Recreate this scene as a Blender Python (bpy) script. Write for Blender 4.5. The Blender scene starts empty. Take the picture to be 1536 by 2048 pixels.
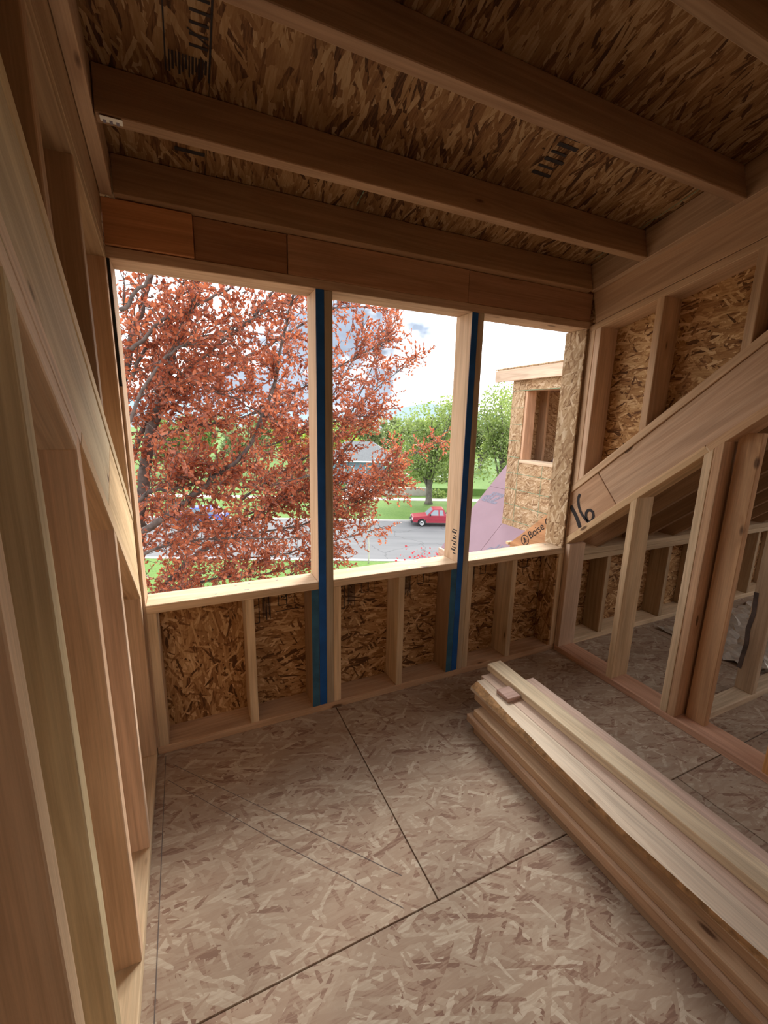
import bpy, math, random
import numpy as np
from mathutils import Vector, Matrix

SC = bpy.context.scene
COL = SC.collection
rnd = random.Random(7)

# ------------------------------------------------------------------ camera
F_PX = 861.7
YAW, PITCH, ROLL = math.radians(24.99), math.radians(12.21), math.radians(1.26)
CAM = Vector((-.109, -1.924, 1.503))
_f = Vector((math.sin(YAW)*math.cos(PITCH), math.cos(YAW)*math.cos(PITCH), -math.sin(PITCH)))
_r0 = Vector((math.cos(YAW), -math.sin(YAW), 0)); _u0 = _r0.cross(_f)
_r = math.cos(ROLL)*_r0 + math.sin(ROLL)*_u0
_u = -math.sin(ROLL)*_r0 + math.cos(ROLL)*_u0
cam = bpy.data.cameras.new('camera'); cam_o = bpy.data.objects.new('camera', cam); COL.objects.link(cam_o)
cam.sensor_fit = 'VERTICAL'; cam.sensor_height = 24; cam.lens = F_PX/2048*24
cam.clip_start = .02; cam.clip_end = 3000
M = Matrix.Identity(4)
for i in range(3):
    M[i][0], M[i][1], M[i][2], M[i][3] = _r[i], _u[i], -_f[i], CAM[i]
cam_o.matrix_world = M
SC.camera = cam_o

def at(px, py, axis, val):
    """world point seen at a pixel of the photograph, on the plane axis = val"""
    d = _f + _r*(px-768)/F_PX - _u*(py-1024)/F_PX
    return CAM + d*((val-CAM[axis])/d[axis])

# ------------------------------------------------------------------ exposure, sky, sun
SC.view_settings.view_transform = 'Standard'
SC.view_settings.look = 'None'
SC.view_settings.gamma = 1.0
SC.view_settings.use_curve_mapping = False
SC.view_settings.exposure = -0.12
SKY = 5.2
SKY_OFF = (1.3, 2.2, 5.7)

def nodes_of(mat_or_world):
    mat_or_world.use_nodes = True
    nt = mat_or_world.node_tree
    nt.nodes.clear()
    return nt
class NT:
    """small helper to write node graphs as expressions"""
    def __init__(s, nt): s.nt = nt
    def n(s, typ, ins=None, **kw):
        nd = s.nt.nodes.new(typ)
        for k, v in kw.items(): setattr(nd, k, v)
        for k, v in (ins or {}).items():
            if isinstance(v, bpy.types.NodeSocket): s.nt.links.new(v, nd.inputs[k])
            else: nd.inputs[k].default_value = v
        return nd
    def math(s, op, a, b=0.0, clamp=False):
        return s.n('ShaderNodeMath', {0: a, 1: b}, operation=op, use_clamp=clamp).outputs[0]
    def mix(s, fac, a, b, blend='MIX'):
        nd = s.n('ShaderNodeMix', data_type='RGBA', blend_type=blend)
        for k, v in ((0, fac), (6, a), (7, b)):
            if isinstance(v, bpy.types.NodeSocket): s.nt.links.new(v, nd.inputs[k])
            else: nd.inputs[k].default_value = v if k == 0 else (*v, 1)[:4]
        return nd.outputs[2]
    def ramp(s, fac, stops, interp='LINEAR'):
        nd = s.n('ShaderNodeValToRGB', {0: fac}); cr = nd.color_ramp; cr.interpolation = interp
        while len(cr.elements) < len(stops): cr.elements.new(.5)
        for e, (p, c) in zip(cr.elements, stops): e.position = p; e.color = (*c, 1)
        return nd.outputs[0]
    def mapr(s, v, a, b, c, d):
        return s.n('ShaderNodeMapRange', {0: v, 1: a, 2: b, 3: c, 4: d}, clamp=True).outputs[0]
    def scale(s, v, sc, rot=(0, 0, 0), loc=(0, 0, 0)):
        return s.n('ShaderNodeMapping', {0: v, 1: loc, 2: rot, 3: sc}).outputs[0]
    def noise(s, v, sc=1., det=3., rough=.55, dist=0.):
        return s.n('ShaderNodeTexNoise', {'Vector': v, 'Scale': sc, 'Detail': det, 'Roughness': rough, 'Distortion': dist}).outputs[0]

w = bpy.data.worlds.new('sky'); SC.world = w
g = NT(nodes_of(w))
tc = g.n('ShaderNodeTexCoord').outputs['Generated']
sep = g.n('ShaderNodeSeparateXYZ', {0: tc})
cv = g.scale(tc, (1.0, 1.0, 2.6), (0, 0, 0), (SKY_OFF))
c1 = g.noise(cv, 2.1, 5, .55, .3)
cloud = g.mapr(c1, .40, .53, 0., 1.)
c2 = g.noise(cv, 4.0, 4, .6)
grey = g.mapr(c2, .35, .60, .72, 1.)
blue = g.mix(g.mapr(sep.outputs[2], 0., .5, 0., 1.), (.145, .165, .195), (.105, .135, .19))
skyc = g.mix(cloud, blue, (1., .985, .97))
skyc = g.mix(1., skyc, g.n('ShaderNodeCombineColor', {0: grey, 1: grey, 2: grey}).outputs[0], 'MULTIPLY')
ground_mix = g.mapr(sep.outputs[2], -.06, .0, 1., 0.)
skyc = g.mix(ground_mix, skyc, (.25, .27, .22))
bg = g.n('ShaderNodeBackground', {0: skyc, 1: SKY})
g.nt.links.new(bg.outputs[0], g.n('ShaderNodeOutputWorld').inputs[0])

sun = bpy.data.lights.new('sun', 'SUN'); sun.energy = 6.0; sun.angle = math.radians(30); sun.color = (1, .95, .87)
sun_o = bpy.data.objects.new('sun', sun); COL.objects.link(sun_o)
# the hazy sun stands ahead of the window wall, high and to its right hand side
sd = Vector((math.sin(math.radians(43))*math.cos(math.radians(36)), math.cos(math.radians(43))*math.cos(math.radians(36)), math.sin(math.radians(36))))
sun_o.rotation_euler = sd.to_track_quat('Z', 'Y').to_euler()
sun_o.location = sd*50

# ------------------------------------------------------------------ materials
MATS = {}
def mat(name):
    m = bpy.data.materials.new(name); MATS[name] = m
    return m, NT(nodes_of(m))
def finish(g, col, rough=.8, bump=None, bstr=.2, bdist=.002, spec=.3, transl=None, metal=0.):
    ins = {'Roughness': rough, 'Metallic': metal, 'Specular IOR Level': spec}
    p = g.n('ShaderNodeBsdfPrincipled', ins)
    if isinstance(col, bpy.types.NodeSocket): g.nt.links.new(col, p.inputs['Base Color'])
    else: p.inputs['Base Color'].default_value = (*col, 1)
    if bump is not None:
        b = g.n('ShaderNodeBump', {'Height': bump, 'Strength': bstr, 'Distance': bdist})
        g.nt.links.new(b.outputs[0], p.inputs['Normal'])
    out = p.outputs[0]
    if transl:
        t = g.n('ShaderNodeBsdfTranslucent')
        if isinstance(transl[1], bpy.types.NodeSocket): g.nt.links.new(transl[1], t.inputs[0])
        else: t.inputs[0].default_value = (*transl[1], 1)
        mx = g.n('ShaderNodeMixShader', {0: transl[0], 1: out, 2: t.outputs[0]}); out = mx.outputs[0]
    g.nt.links.new(out, g.n('ShaderNodeOutputMaterial').inputs[0])
def flat(name, col, rough=.7, spec=.3, metal=0., var=.12, sc=6.):
    m, g = mat(name)
    v = g.n('ShaderNodeTexCoord').outputs['Object']
    f = g.mapr(g.noise(v, sc, 4), .3, .7, 1-var, 1+var)
    c = g.mix(1., col, g.n('ShaderNodeCombineColor', {0: f, 1: f, 2: f}).outputs[0], 'MULTIPLY')
    finish(g, c, rough, spec=spec, metal=metal)
    return m

# sawn lumber: grain runs along each board's own x axis, tint from the board's own colour
m, g = mat('lumber')
oi = g.n('ShaderNodeObjectInfo')
v = g.n('ShaderNodeTexCoord').outputs['Object']
off = g.math('MULTIPLY', oi.outputs['Random'], 37.)
v = g.n('ShaderNodeVectorMath', {0: v, 1: g.n('ShaderNodeCombineXYZ', {0: off, 1: off, 2: off}).outputs[0]}, operation='ADD').outputs[0]
kn = g.n('ShaderNodeTexVoronoi', {'Vector': g.scale(v, (2.3, 7., 7.)), 'Scale': 1.}).outputs['Distance']
knot = g.mapr(kn, .055, .085, 1., 0.)
halo = g.mapr(kn, .05, .22, 1., 0.)
n1 = g.noise(g.scale(v, (.55, 9., 9.)), 1., 3, .5, .5)
rings = g.math('SINE', g.math('ADD', g.math('MULTIPLY', n1, 44.), g.math('MULTIPLY', halo, 5.)))
rings = g.mapr(rings, -1., 1., 0., 1.)
fine = g.noise(g.scale(v, (5., 220., 220.)), 1., 2)
big = g.noise(g.scale(v, (1.2, 14., 14.)), 1., 3)
k = g.math('ADD', g.mapr(fine, .3, .7, -.10, .10), g.math('ADD', g.mapr(rings, 0., 1., -.05, .04), g.mapr(big, .3, .7, -.14, .14)))
k = g.math('ADD', k, 1.)
kc = g.n('ShaderNodeCombineColor', {0: k, 1: k, 2: k}).outputs[0]
c = g.mix(1., oi.outputs['Color'], kc, 'MULTIPLY')
c = g.mix(g.math('MULTIPLY', g.math('SUBTRACT', 1., rings), .17), c, (.62, .42, .27), 'MULTIPLY')
c = g.mix(g.math('MULTIPLY', halo, .22), c, (.40, .20, .09))
c = g.mix(g.math('MULTIPLY', knot, .85), c, (.09, .045, .025))
finish(g, c, .72, fine, .25, .0015, .25)

# oriented strand board, strands in the local xy plane
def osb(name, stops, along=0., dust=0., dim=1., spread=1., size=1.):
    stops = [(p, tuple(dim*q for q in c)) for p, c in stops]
    m, g = mat(name)
    oi = g.n('ShaderNodeObjectInfo')
    v = g.n('ShaderNodeTexCoord').outputs['Object']
    off = g.math('MULTIPLY', oi.outputs['Random'], 23.)
    v = g.n('ShaderNodeVectorMath', {0: v, 1: g.n('ShaderNodeCombineXYZ', {0: off, 1: off, 2: 0.}).outputs[0]}, operation='ADD').outputs[0]
    wob = g.n('ShaderNodeTexNoise', {'Vector': v, 'Scale': 9., 'Detail': 2.}).outputs[1]
    wv = g.n('ShaderNodeVectorMath', {0: wob, 'Scale': .010}, operation='SCALE').outputs[0]
    v = g.n('ShaderNodeVectorMath', {0: v, 1: wv}, operation='ADD').outputs[0]
    best = None; bcol = None; hgt = None
    layers = [(4, 10., 58., .1), (-22, 9., 50., 2.7), (28, 11., 70., 5.1), (-50, 13., 74., 8.3), (64, 15., 80., 11.9), (12, 7., 90., 15.), (-8, 12., 44., 19.)]
    for i, (a, sx, sy, o) in enumerate(layers):
        a, sx, sy = a*spread, sx/size, sy/size
        mv2 = g.n('ShaderNodeMapping', {0: v, 2: (0, 0, math.radians(a+along))}).outputs[0]
        mv2 = g.scale(mv2, (sx, sy, 0.), (0, 0, 0), (o, o*1.7, 0))
        vo = g.n('ShaderNodeTexVoronoi', {'Vector': mv2, 'Scale': 1., 'Randomness': .9}, voronoi_dimensions='2D', distance='CHEBYCHEV')
        sc = g.n('ShaderNodeSeparateColor', {0: vo.outputs['Color']})
        edge = g.mapr(vo.outputs['Distance'], .30, .52, 0., -.25)
        rank = g.math('ADD', sc.outputs[0], edge)
        if best is None: best, bcol = rank, sc.outputs[1]
        else:
            gt = g.math('GREATER_THAN', rank, best)
            bcol = g.n('ShaderNodeMix', {0: gt, 2: bcol, 3: sc.outputs[1]}).outputs[0]
            best = g.math('MAXIMUM', rank, best)
    fib = g.noise(g.scale(v, (16., 150., 150.)), 1., 3)
    val = g.math('ADD', bcol, g.mapr(fib, .3, .7, -.16, .16))
    c = g.ramp(val, stops)
    patch = g.noise(v, 2.2, 3)
    pk = g.mapr(patch, .3, .7, .86, 1.12)
    c = g.mix(1., c, g.n('ShaderNodeCombineColor', {0: pk, 1: pk, 2: pk}).outputs[0], 'MULTIPLY')
    if dust:
        dn = g.mapr(g.noise(v, 1.3, 4), .35, .65, dust*.5, dust)
        c = g.mix(dn, c, (.40, .315, .25))
    finish(g, c, .78, g.math('ADD', best, g.math('MULTIPLY', fib, .3)), .35, .0018, .25)
GOLD = [(.0, (.10, .045, .018)), (.08, (.17, .075, .030)), (.24, (.33, .165, .066)), (.55, (.45, .255, .11)), (.80, (.58, .36, .175)), (1., (.72, .50, .28))]
PALE = [(.0, (.20, .115, .06)), (.10, (.29, .175, .095)), (.30, (.38, .25, .14)), (.60, (.45, .315, .185)), (.85, (.53, .39, .25)), (1., (.64, .51, .36))]
FLR = [(.0, (.26, .13, .085)), (.07, (.36, .21, .145)), (.20, (.47, .325, .23)), (.55, (.54, .40, .29)), (.85, (.62, .49, .365)), (1., (.76, .64, .50))]
osb('osb_gold', GOLD)
osb('osb_pale', PALE, 20)
osb('osb_floor', FLR, 10, .28, .70, 1., 1.2)
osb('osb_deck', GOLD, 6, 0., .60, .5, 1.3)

flat('ink', (.035, .030, .032), .9, var=.3, sc=60.)
flat('chalk', (.16, .13, .12), .95)
flat('green_ink', (.16, .30, .20), .9, var=.3, sc=40.)
flat('blue_paint', (.012, .10, .36), .65, var=.25, sc=8.)
flat('dull_blue_paint', (.035, .125, .215), .75, var=.35, sc=10.)
flat('black_paint', (.018, .022, .022), .7)
flat('zip_ink', (.21, .20, .26), .9, var=.25, sc=30.)
flat('tag_paper', (.80, .80, .74), .7, var=.05)
flat('steel', (.35, .35, .36), .4, metal=.9)
flat('bark_inner', (.42, .25, .12), .9, var=.45, sc=40.)
flat('zip_purple', (.30, .205, .245), .7, var=.05, sc=3.)
flat('concrete', (.42, .39, .36), .9, var=.12, sc=1.5)
flat('curb_concrete', (.50, .49, .48), .9, var=.08, sc=2.)
flat('tree_bark', (.115, .090, .082), .95, var=.4, sc=14.)
flat('green_bark', (.13, .115, .10), .95, var=.3, sc=3.)
flat('sapling_bark', (.42, .42, .36), .9)
flat('red_paint', (.30, .028, .048), .35, .5, var=.04)
flat('rubber', (.022, .022, .024), .8)
flat('chrome', (.62, .63, .65), .25, metal=.8, var=.04)
flat('car_glass', (.16, .21, .25), .08, .8, var=.05)
flat('dark_trim', (.03, .03, .034), .6)
flat('headlight', (.75, .75, .72), .2, .6)
flat('white_paint', (.72, .73, .73), .5)
flat('blue_paint_car', (.10, .13, .42), .35, .5)
flat('house_blue', (.20, .29, .38), .8)
flat('house_roof', (.17, .18, .19), .85, var=.15)
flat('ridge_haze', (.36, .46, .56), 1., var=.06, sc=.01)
flat('foil', (.68, .64, .57), .35, .5, metal=.45, var=.2, sc=20.)
flat('bounce_brown', (.27, .205, .15), .95, var=.2, sc=.8)
flat('dark_void', (.05, .035, .025), .95)

m, g = mat('asphalt')
v = g.n('ShaderNodeTexCoord').outputs['Object']
cr = g.n('ShaderNodeTexVoronoi', {'Vector': g.n('ShaderNodeVectorMath', {0: v, 1: g.n('ShaderNodeVectorMath', {0: g.n('ShaderNodeTexNoise', {'Vector': v, 'Scale': .7, 'Detail': 3.}).outputs[1], 'Scale': 1.6}, operation='SCALE').outputs[0]}, operation='ADD').outputs[0], 'Scale': .26}, feature='DISTANCE_TO_EDGE', voronoi_dimensions='2D').outputs['Distance']
crack = g.mapr(cr, .004, .016, 1., 0.)
tone = g.mapr(g.noise(g.scale(v, (.12, .9, 1.)), 1., 4), .3, .7, 0., 1.)
c = g.mix(tone, (.125, .128, .135), (.165, .168, .175))
c = g.mix(g.math('MULTIPLY', crack, .55), c, (.055, .055, .06))
finish(g, c, .9)
m, g = mat('grass')
v = g.n('ShaderNodeTexCoord').outputs['Object']
a = g.noise(v, .35, 4); b = g.noise(v, 9., 3)
c = g.mix(g.mapr(a, .3, .7, 0., 1.), (.055, .125, .022), (.105, .19, .040))
c = g.mix(g.mapr(b, .35, .7, 0., .5), c, (.16, .23, .07))
finish(g, c, .95, b, .4, .05)
def leafmat(name, ca, cb, tr, trc):
    m, g = mat(name)
    at_ = g.n('ShaderNodeAttribute', attribute_name='tone').outputs['Fac']
    oi = g.n('ShaderNodeObjectInfo').outputs['Random']
    t = g.math('FRACT', g.math('ADD', at_, oi))
    c = g.mix(t, ca, cb)
    c2 = g.mix(1., c, trc, 'MULTIPLY')
    finish(g, c, .38, spec=.5, transl=(tr, c2))
leafmat('copper_leaf', (.22, .060, .038), (.50, .175, .085), .45, (1.5, 1.3, 1.15))
leafmat('green_leaf', (.14, .20, .06), (.29, .36, .13), .45, (1.25, 1.3, .9))
leafmat('yellow_leaf', (.22, .31, .05), (.42, .50, .12), .45, (1.25, 1.3, .9))
leafmat('grey_green_leaf', (.17, .23, .10), (.33, .36, .17), .4, (1.2, 1.2, 1.))
leafmat('crimson_leaf', (.30, .02, .03), (.55, .06, .08), .4, (1.3, 1.1, 1.1))

# ------------------------------------------------------------------ builders
def new_obj(name, mesh, parent=None, matname=None, color=None, M=None):
    o = bpy.data.objects.new(name, mesh); COL.objects.link(o)
    if M is not None: o.matrix_world = M
    if parent is not None:
        o.parent = parent
        o.matrix_parent_inverse = Matrix.Identity(4) if parent.matrix_world == Matrix.Identity(4) else parent.matrix_world.inverted()
    if matname is not None and mesh is not None and not mesh.materials: mesh.materials.append(MATS[matname])
    if color is not None: o.color = (*color, 1)
    return o
def empty(name, loc=(0, 0, 0), **props):
    o = bpy.data.objects.new(name, None); COL.objects.link(o)
    o.location = loc; o.matrix_world = Matrix.Translation(loc)
    o.empty_display_size = .1
    for k, v in props.items(): o[k] = v
    return o
def tag(o, label, category=None, group=None, kind=None):
    o['label'] = label
    if category: o['category'] = category
    if group: o['group'] = group
    if kind: o['kind'] = kind
    return o
_bb = {}
def bev_mesh(lx, ly, lz, b, matname):
    """a box with eased edges, centred, its grain axis x; meshes are shared between equal boards"""
    key = (round(lx, 4), round(ly, 4), round(lz, 4), b, matname)
    if key in _bb: return _bb[key]
    hx, hy, hz = lx/2, ly/2, lz/2
    b = min(b, .45*min(lx, ly, lz))
    V, F, idx = [], [], {}
    S = [(sx, sy, sz) for sx in (-1, 1) for sy in (-1, 1) for sz in (-1, 1)]
    for s in S:
        for ax in range(3):
            p = [s[0]*(hx-b), s[1]*(hy-b), s[2]*(hz-b)]
            p[ax] = s[ax]*(hx, hy, hz)[ax]
            idx[(s, ax)] = len(V); V.append(p)
    for ax in range(3):
        o1, o2 = [a for a in range(3) if a != ax]
        for sg in (-1, 1):
            q = []
            for a, c in ((-1, -1), (1, -1), (1, 1), (-1, 1)):
                s = [0, 0, 0]; s[ax] = sg; s[o1] = a; s[o2] = c; q.append(idx[(tuple(s), ax)])
            F.append(q)
        for a in (-1, 1):                      # edge strips parallel to ax
            for c in (-1, 1):
                q = []
                for e, which in ((-1, o1), (1, o1), (1, o2), (-1, o2)):
                    s = [0, 0, 0]; s[ax] = e; s[o1] = a; s[o2] = c; q.append(idx[(tuple(s), which)])
                F.append(q)
    for s in S: F.append([idx[(s, 0)], idx[(s, 1)], idx[(s, 2)]])
    me = bpy.data.meshes.new('board'); me.from_pydata(V, [], F)
    cen = Vector((0, 0, 0))
    import bmesh
    bm = bmesh.new(); bm.from_mesh(me); bmesh.ops.recalc_face_normals(bm, faces=bm.faces); bm.to_mesh(me); bm.free()
    me.materials.append(MATS[matname]); _bb[key] = me
    return me
ROT = {'x': Matrix.Identity(3), 'y': Matrix(((0, -1, 0), (1, 0, 0), (0, 0, 1))), 'z': Matrix(((0, 0, -1), (0, 1, 0), (1, 0, 0)))}
def board(name, parent, x, y, z, axis='x', tint=None, matname='lumber', bev=.0025):
    """board filling the ranges x, y, z with its grain along axis"""
    lo = Vector((x[0], y[0], z[0])); hi = Vector((x[1], y[1], z[1])); d = hi-lo
    R = ROT[axis]
    dl = Vector([abs(v) for v in (R.transposed() @ d)])
    M = Matrix.Translation((lo+hi)/2) @ R.to_4x4()
    return new_obj(name, bev_mesh(dl.x, dl.y, dl.z, bev, matname), parent, None, tint, M)
def beam(name, parent, p0, p1, across, w_, t_, tint=None, matname='lumber', bev=.0025):
    """board from p0 to p1 (centre line), w_ wide along 'across', t_ thick"""
    p0, p1 = Vector(p0), Vector(p1); d = p1-p0; L = d.length; ex = d/L
    ey = Vector(across); ey = (ey-ex*ey.dot(ex)).normalized(); ez = ex.cross(ey)
    M = Matrix.Identity(4)
    for i in range(3): M[i][0], M[i][1], M[i][2], M[i][3] = ex[i], ey[i], ez[i], ((p0+p1)/2)[i]
    return new_obj(name, bev_mesh(L, w_, t_, bev, matname), parent, None, tint, M)
def panel(name, parent, corner, ex, ey, lx, ly, th, matname, bev=.0015):
    """sheet with one corner at 'corner', sides along ex and ey, thickness th along ex x ey"""
    ex, ey = Vector(ex).normalized(), Vector(ey).normalized(); ez = ex.cross(ey)
    c = Vector(corner)+ex*lx/2+ey*ly/2+ez*th/2
    M = Matrix.Identity(4)
    for i in range(3): M[i][0], M[i][1], M[i][2], M[i][3] = ex[i], ey[i], ez[i], c[i]
    return new_obj(name, bev_mesh(lx, ly, th, bev, matname), parent, None, None, M)
def poly(name, parent, verts, faces, matname, smooth=False, M=None, color=None):
    me = bpy.data.meshes.new(name); me.from_pydata([tuple(v) for v in verts], [], faces)
    if smooth: me.polygons.foreach_set('use_smooth', [True]*len(me.polygons))
    me.materials.append(MATS[matname])
    return new_obj(name, me, parent, None, color, M)
def prism_frame(name, parent, outline, origin, ex, ey, th, matname, color=None):
    """outline in the ex, ey plane, extruded th along ex x ey; the mesh keeps that plane as its local xy"""
    ex, ey = Vector(ex).normalized(), Vector(ey).normalized(); ez = ex.cross(ey)
    M = Matrix.Identity(4)
    for i in range(3): M[i][0], M[i][1], M[i][2], M[i][3] = ex[i], ey[i], ez[i], origin[i]
    n = len(outline)
    ar = sum(outline[i][0]*outline[(i+1) % n][1]-outline[(i+1) % n][0]*outline[i][1] for i in range(n))
    if ar < 0: outline = outline[::-1]
    V = [(a, b, 0) for a, b in outline]+[(a, b, th) for a, b in outline]
    F = [list(range(n))[::-1], list(range(n, 2*n))]+[[i, (i+1) % n, n+(i+1) % n, n+i] for i in range(n)]
    return poly(name, parent, V, F, matname, M=M, color=color)
def ribbon(name, parent, pts, w_, normal, matname, lift=.0012):
    """flat painted stroke through the points, lying on a surface with that normal"""
    nrm = Vector(normal).normalized(); P = [Vector(p)+nrm*lift for p in pts]; V, F = [], []
    for i, p in enumerate(P):
        d = (P[min(i+1, len(P)-1)]-P[max(i-1, 0)]).normalized(); s = d.cross(nrm)*w_/2
        V += [p-s, p+s]
        if i: F.append([2*i-2, 2*i-1, 2*i+1, 2*i])
    return poly(name, parent, V, F, matname)
def lettering(parent, body, origin, ex, ey, size, matname, align='LEFT', name='lettering', shear=0., bold=0.):
    cu = bpy.data.curves.new(name, 'FONT'); cu.body = body; cu.size = size; cu.align_x = align; cu.shear = shear; cu.offset = bold
    cu.materials.append(MATS[matname])
    ex = Vector(ex).normalized(); ey = Vector(ey); ey = (ey-ex*ey.dot(ex)).normalized(); ez = ex.cross(ey)
    M = Matrix.Identity(4)
    for i in range(3): M[i][0], M[i][1], M[i][2], M[i][3] = ex[i], ey[i], ez[i], origin[i]+ez[i]*.0015
    t_o = bpy.data.objects.new('text', cu); COL.objects.link(t_o)
    me = bpy.data.meshes.new_from_object(t_o.evaluated_get(bpy.context.evaluated_depsgraph_get()))
    bpy.data.objects.remove(t_o); bpy.data.curves.remove(cu)
    if not me.materials: me.materials.append(MATS[matname])
    return new_obj(name, me, parent, None, None, M)
def tint(base, v=.08):
    k = 1+rnd.uniform(-v, v); h = rnd.uniform(-v, v)*.4
    return (base[0]*k*(1+h), base[1]*k, base[2]*k*(1-h))
FIR = (.56, .38, .245); SPF = (.70, .54, .355); PINK = (.60, .42, .295); GREENISH = (.46, .365, .20); ORANGE = (.50, .235, .105); DARK = (.40, .26, .155); GREYT = (.50, .41, .29)

T = .0381; XL, XR = -.308, 2.076; D6 = .14
M1, M2 = .445, 1.251                       # left faces of the two pairs of full studs
ZS, ZH = .719, 2.035                       # window sill top, header plate underside
RS = .87                                   # main roof slope (rise per run)
CS = .245                                  # dormer ceiling slope

# ------------------------------------------------------------------ floor
floor = empty('floor', kind='structure', label='dusty strand board subfloor of the unfinished attic room')
seam_y = [-4.75, -3.53, -2.246, -1.024, .155]
for r_i in range(4):
    y0, y1 = seam_y[r_i], seam_y[r_i+1]
    xs = [-1.905, .533, 2.971, 5.41, 6.6] if r_i % 2 else [-1.905, -.69, 1.75, 4.19, 6.6]
    for a, b in zip(xs[:-1], xs[1:]):
        gsp = .0022
        panel('subfloor_panel', floor, (a+gsp, y0+gsp, -.018), (1, 0, 0), (0, 1, 0), b-a-2*gsp, y1-y0-2*gsp, .018, 'osb_floor', .001)
poly('subfloor_base', floor, [(-1.9, -4.75, -.05), (6.6, -4.75, -.05), (6.6, .155, -.05), (-1.9, .155, -.05), (-1.9, -4.75, -.0185), (6.6, -4.75, -.0185), (6.6, .155, -.0185), (-1.9, .155, -.0185)],
     [[3, 2, 1, 0], [4, 5, 6, 7], [0, 1, 5, 4], [1, 2, 6, 5], [2, 3, 7, 6], [3, 0, 4, 7]], 'dark_void')
for pts, w_ in (([(-.276, -.02, 0), (-.276, -1.9, 0)], .0028), ([(-.245, -.085, 0), (.05, -.43, 0), (.46, -.91, 0)], .0025), ([(-.262, -.17, 0), (.10, -.62, 0), (.42, -1.0, 0)], .0022)):
    ribbon('chalk_line', floor, pts, w_, (0, 0, 1), 'chalk', .0006)

# ------------------------------------------------------------------ front wall with the three openings
wf = empty('wall_front', kind='structure', label='framed window wall of pale studs, rough sills and strand board sheathing')
YB = D6
board('bottom_plate', wf, (XL, XR), (0, YB), (0, T), 'x', FIR)
ztop = ZS-T
def vstud(x0, z0, z1, t=FIR, name='stud', d=YB, m='lumber', y0=0.):
    return board(name, wf, (x0, x0+T), (y0, y0+d), (z0, z1), 'z', tint(t), m)
vstud(-.336, T, ZH, FIR, 'king_stud')
board('paint_strip', wf, (-.3075, -.2985), (-.0012, 0), (1.60, ZH-.002), 'z', None, 'black_paint', .0003)
vstud(-.298, T, ztop, SPF, 'cripple_stud')
vstud(.099, T, ztop, SPF, 'cripple_stud')
vstud(.884, T, ztop, SPF, 'cripple_stud')
vstud(1.657, T, ztop, SPF, 'cripple_stud')
for mx in (M1, M2):
    c = vstud(mx-T, T, ztop, DARK, 'cripple_stud')
    board('paint_strip', c, (mx-T+.0008, mx-.0008), (-.0012, .0002), (T+.001, ztop-.001), 'z', None, 'dull_blue_paint', .0003)
    k_ = vstud(mx, T, ZH, FIR, 'king_stud')
    board('paint_strip', k_, (mx+.0008, mx+T-.0008), (-.0012, .0002), (T+.002, ZH-.001), 'z', None, 'blue_paint', .0003)
    vstud(mx+T, T, ZH, GREYT, 'king_stud')
    vstud(mx+2*T+.001, T, ztop, SPF, 'cripple_stud')
# pencilled grade stamp on the side of the second mullion
for q in range(9):
    zz = .76+q*.017
    board('grade_stamp', wf, (M2-.0009, M2+.0002), (.022+.006*(q % 2), .05+.009*((q*5) % 3)), (zz, zz+.006+.004*(q % 2)), 'z', None, 'ink', .0002)
vstud(XR-T-.001, T, ztop, SPF, 'cripple_stud')
vstud(XR-.001, T, ZH, FIR, 'king_stud', YB)
board('osb_strip', wf, (XR-T-.014, XR-T-.002), (.004, .135), (T, ztop), 'z', None, 'osb_gold', .001)
for a, b in ((-.298, M1), (M1+2*T, M2), (M2+2*T, XR-.001)):
    board('sill_board', wf, (a+.0005, b-.0005), (-.001, YB-.003), (ztop, ZS), 'x', tint((.70, .53, .36), .04))
    for _ in range(6):
        nx, ny = rnd.uniform(a+.03, b-.03), rnd.choice((.03, .1))
        board('nail_head', wf, (nx-.005, nx+.005), (ny-.003, ny+.003), (ZS-.0005, ZS+.0008), 'x', None, 'steel', .0003)
panel('jamb_panel', wf, (XR-.0115, .0, ZS+.001), (0, 0, 1), (0, 1, 0), ZH-ZS-.002, .152, .0112, 'osb_pale')
for zz in (.862, 1.087, 1.285, 1.49, 1.905):
    ribbon('layout_line', wf, [(XR-.0116, .002, zz-.012), (XR-.0116, .15, zz+.004)], .005, (-1, 0, 0), 'green_ink')
board('header_plate', wf, (-.336, XR+.037), (-.0005, YB), (ZH, ZH+T), 'x', (.50, .35, .24))
zt = ZH+T
board('header_block', wf, (-.3075, -.021), (-.012, .05), (zt+.002, 2.222), 'x', ORANGE)
board('header_block', wf, (-.019, .33), (.004, .05), (zt, 2.222), 'x', (.33, .165, .085))
board('header_block', wf, (.332, 1.22), (-.001, .05), (zt, 2.222), 'x', (.40, .225, .13))
board('header_block', wf, (1.222, XR), (.002, .05), (zt, 2.222), 'x', (.36, .20, .12))
# sheathing behind the studs, below and above the openings
for a, b, al in ((-.46, .118, (1, 0, 0)), (.1195, .903, (0, 0, 1)), (.9045, 1.676, (0, 0, 1)), (1.6775, 2.23, (0, 0, 1))):
    if al[0]: panel('sheathing_panel', wf, (a, YB+.0005+.011, -.3), (0, 0, 1), (1, 0, 0), ZS-T*.2+.3-.03, b-a, .011, 'osb_gold').location.y -= .011
    else: panel('sheathing_panel', wf, (a, YB+.012, -.3), (1, 0, 0), (0, 0, 1), b-a, ZS+.265, .0112, 'osb_gold')
panel('sheathing_panel', wf, (-.46, YB+.012, ZH+.01), (1, 0, 0), (0, 0, 1), 2.90, .36, .0112, 'osb_gold')
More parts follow.
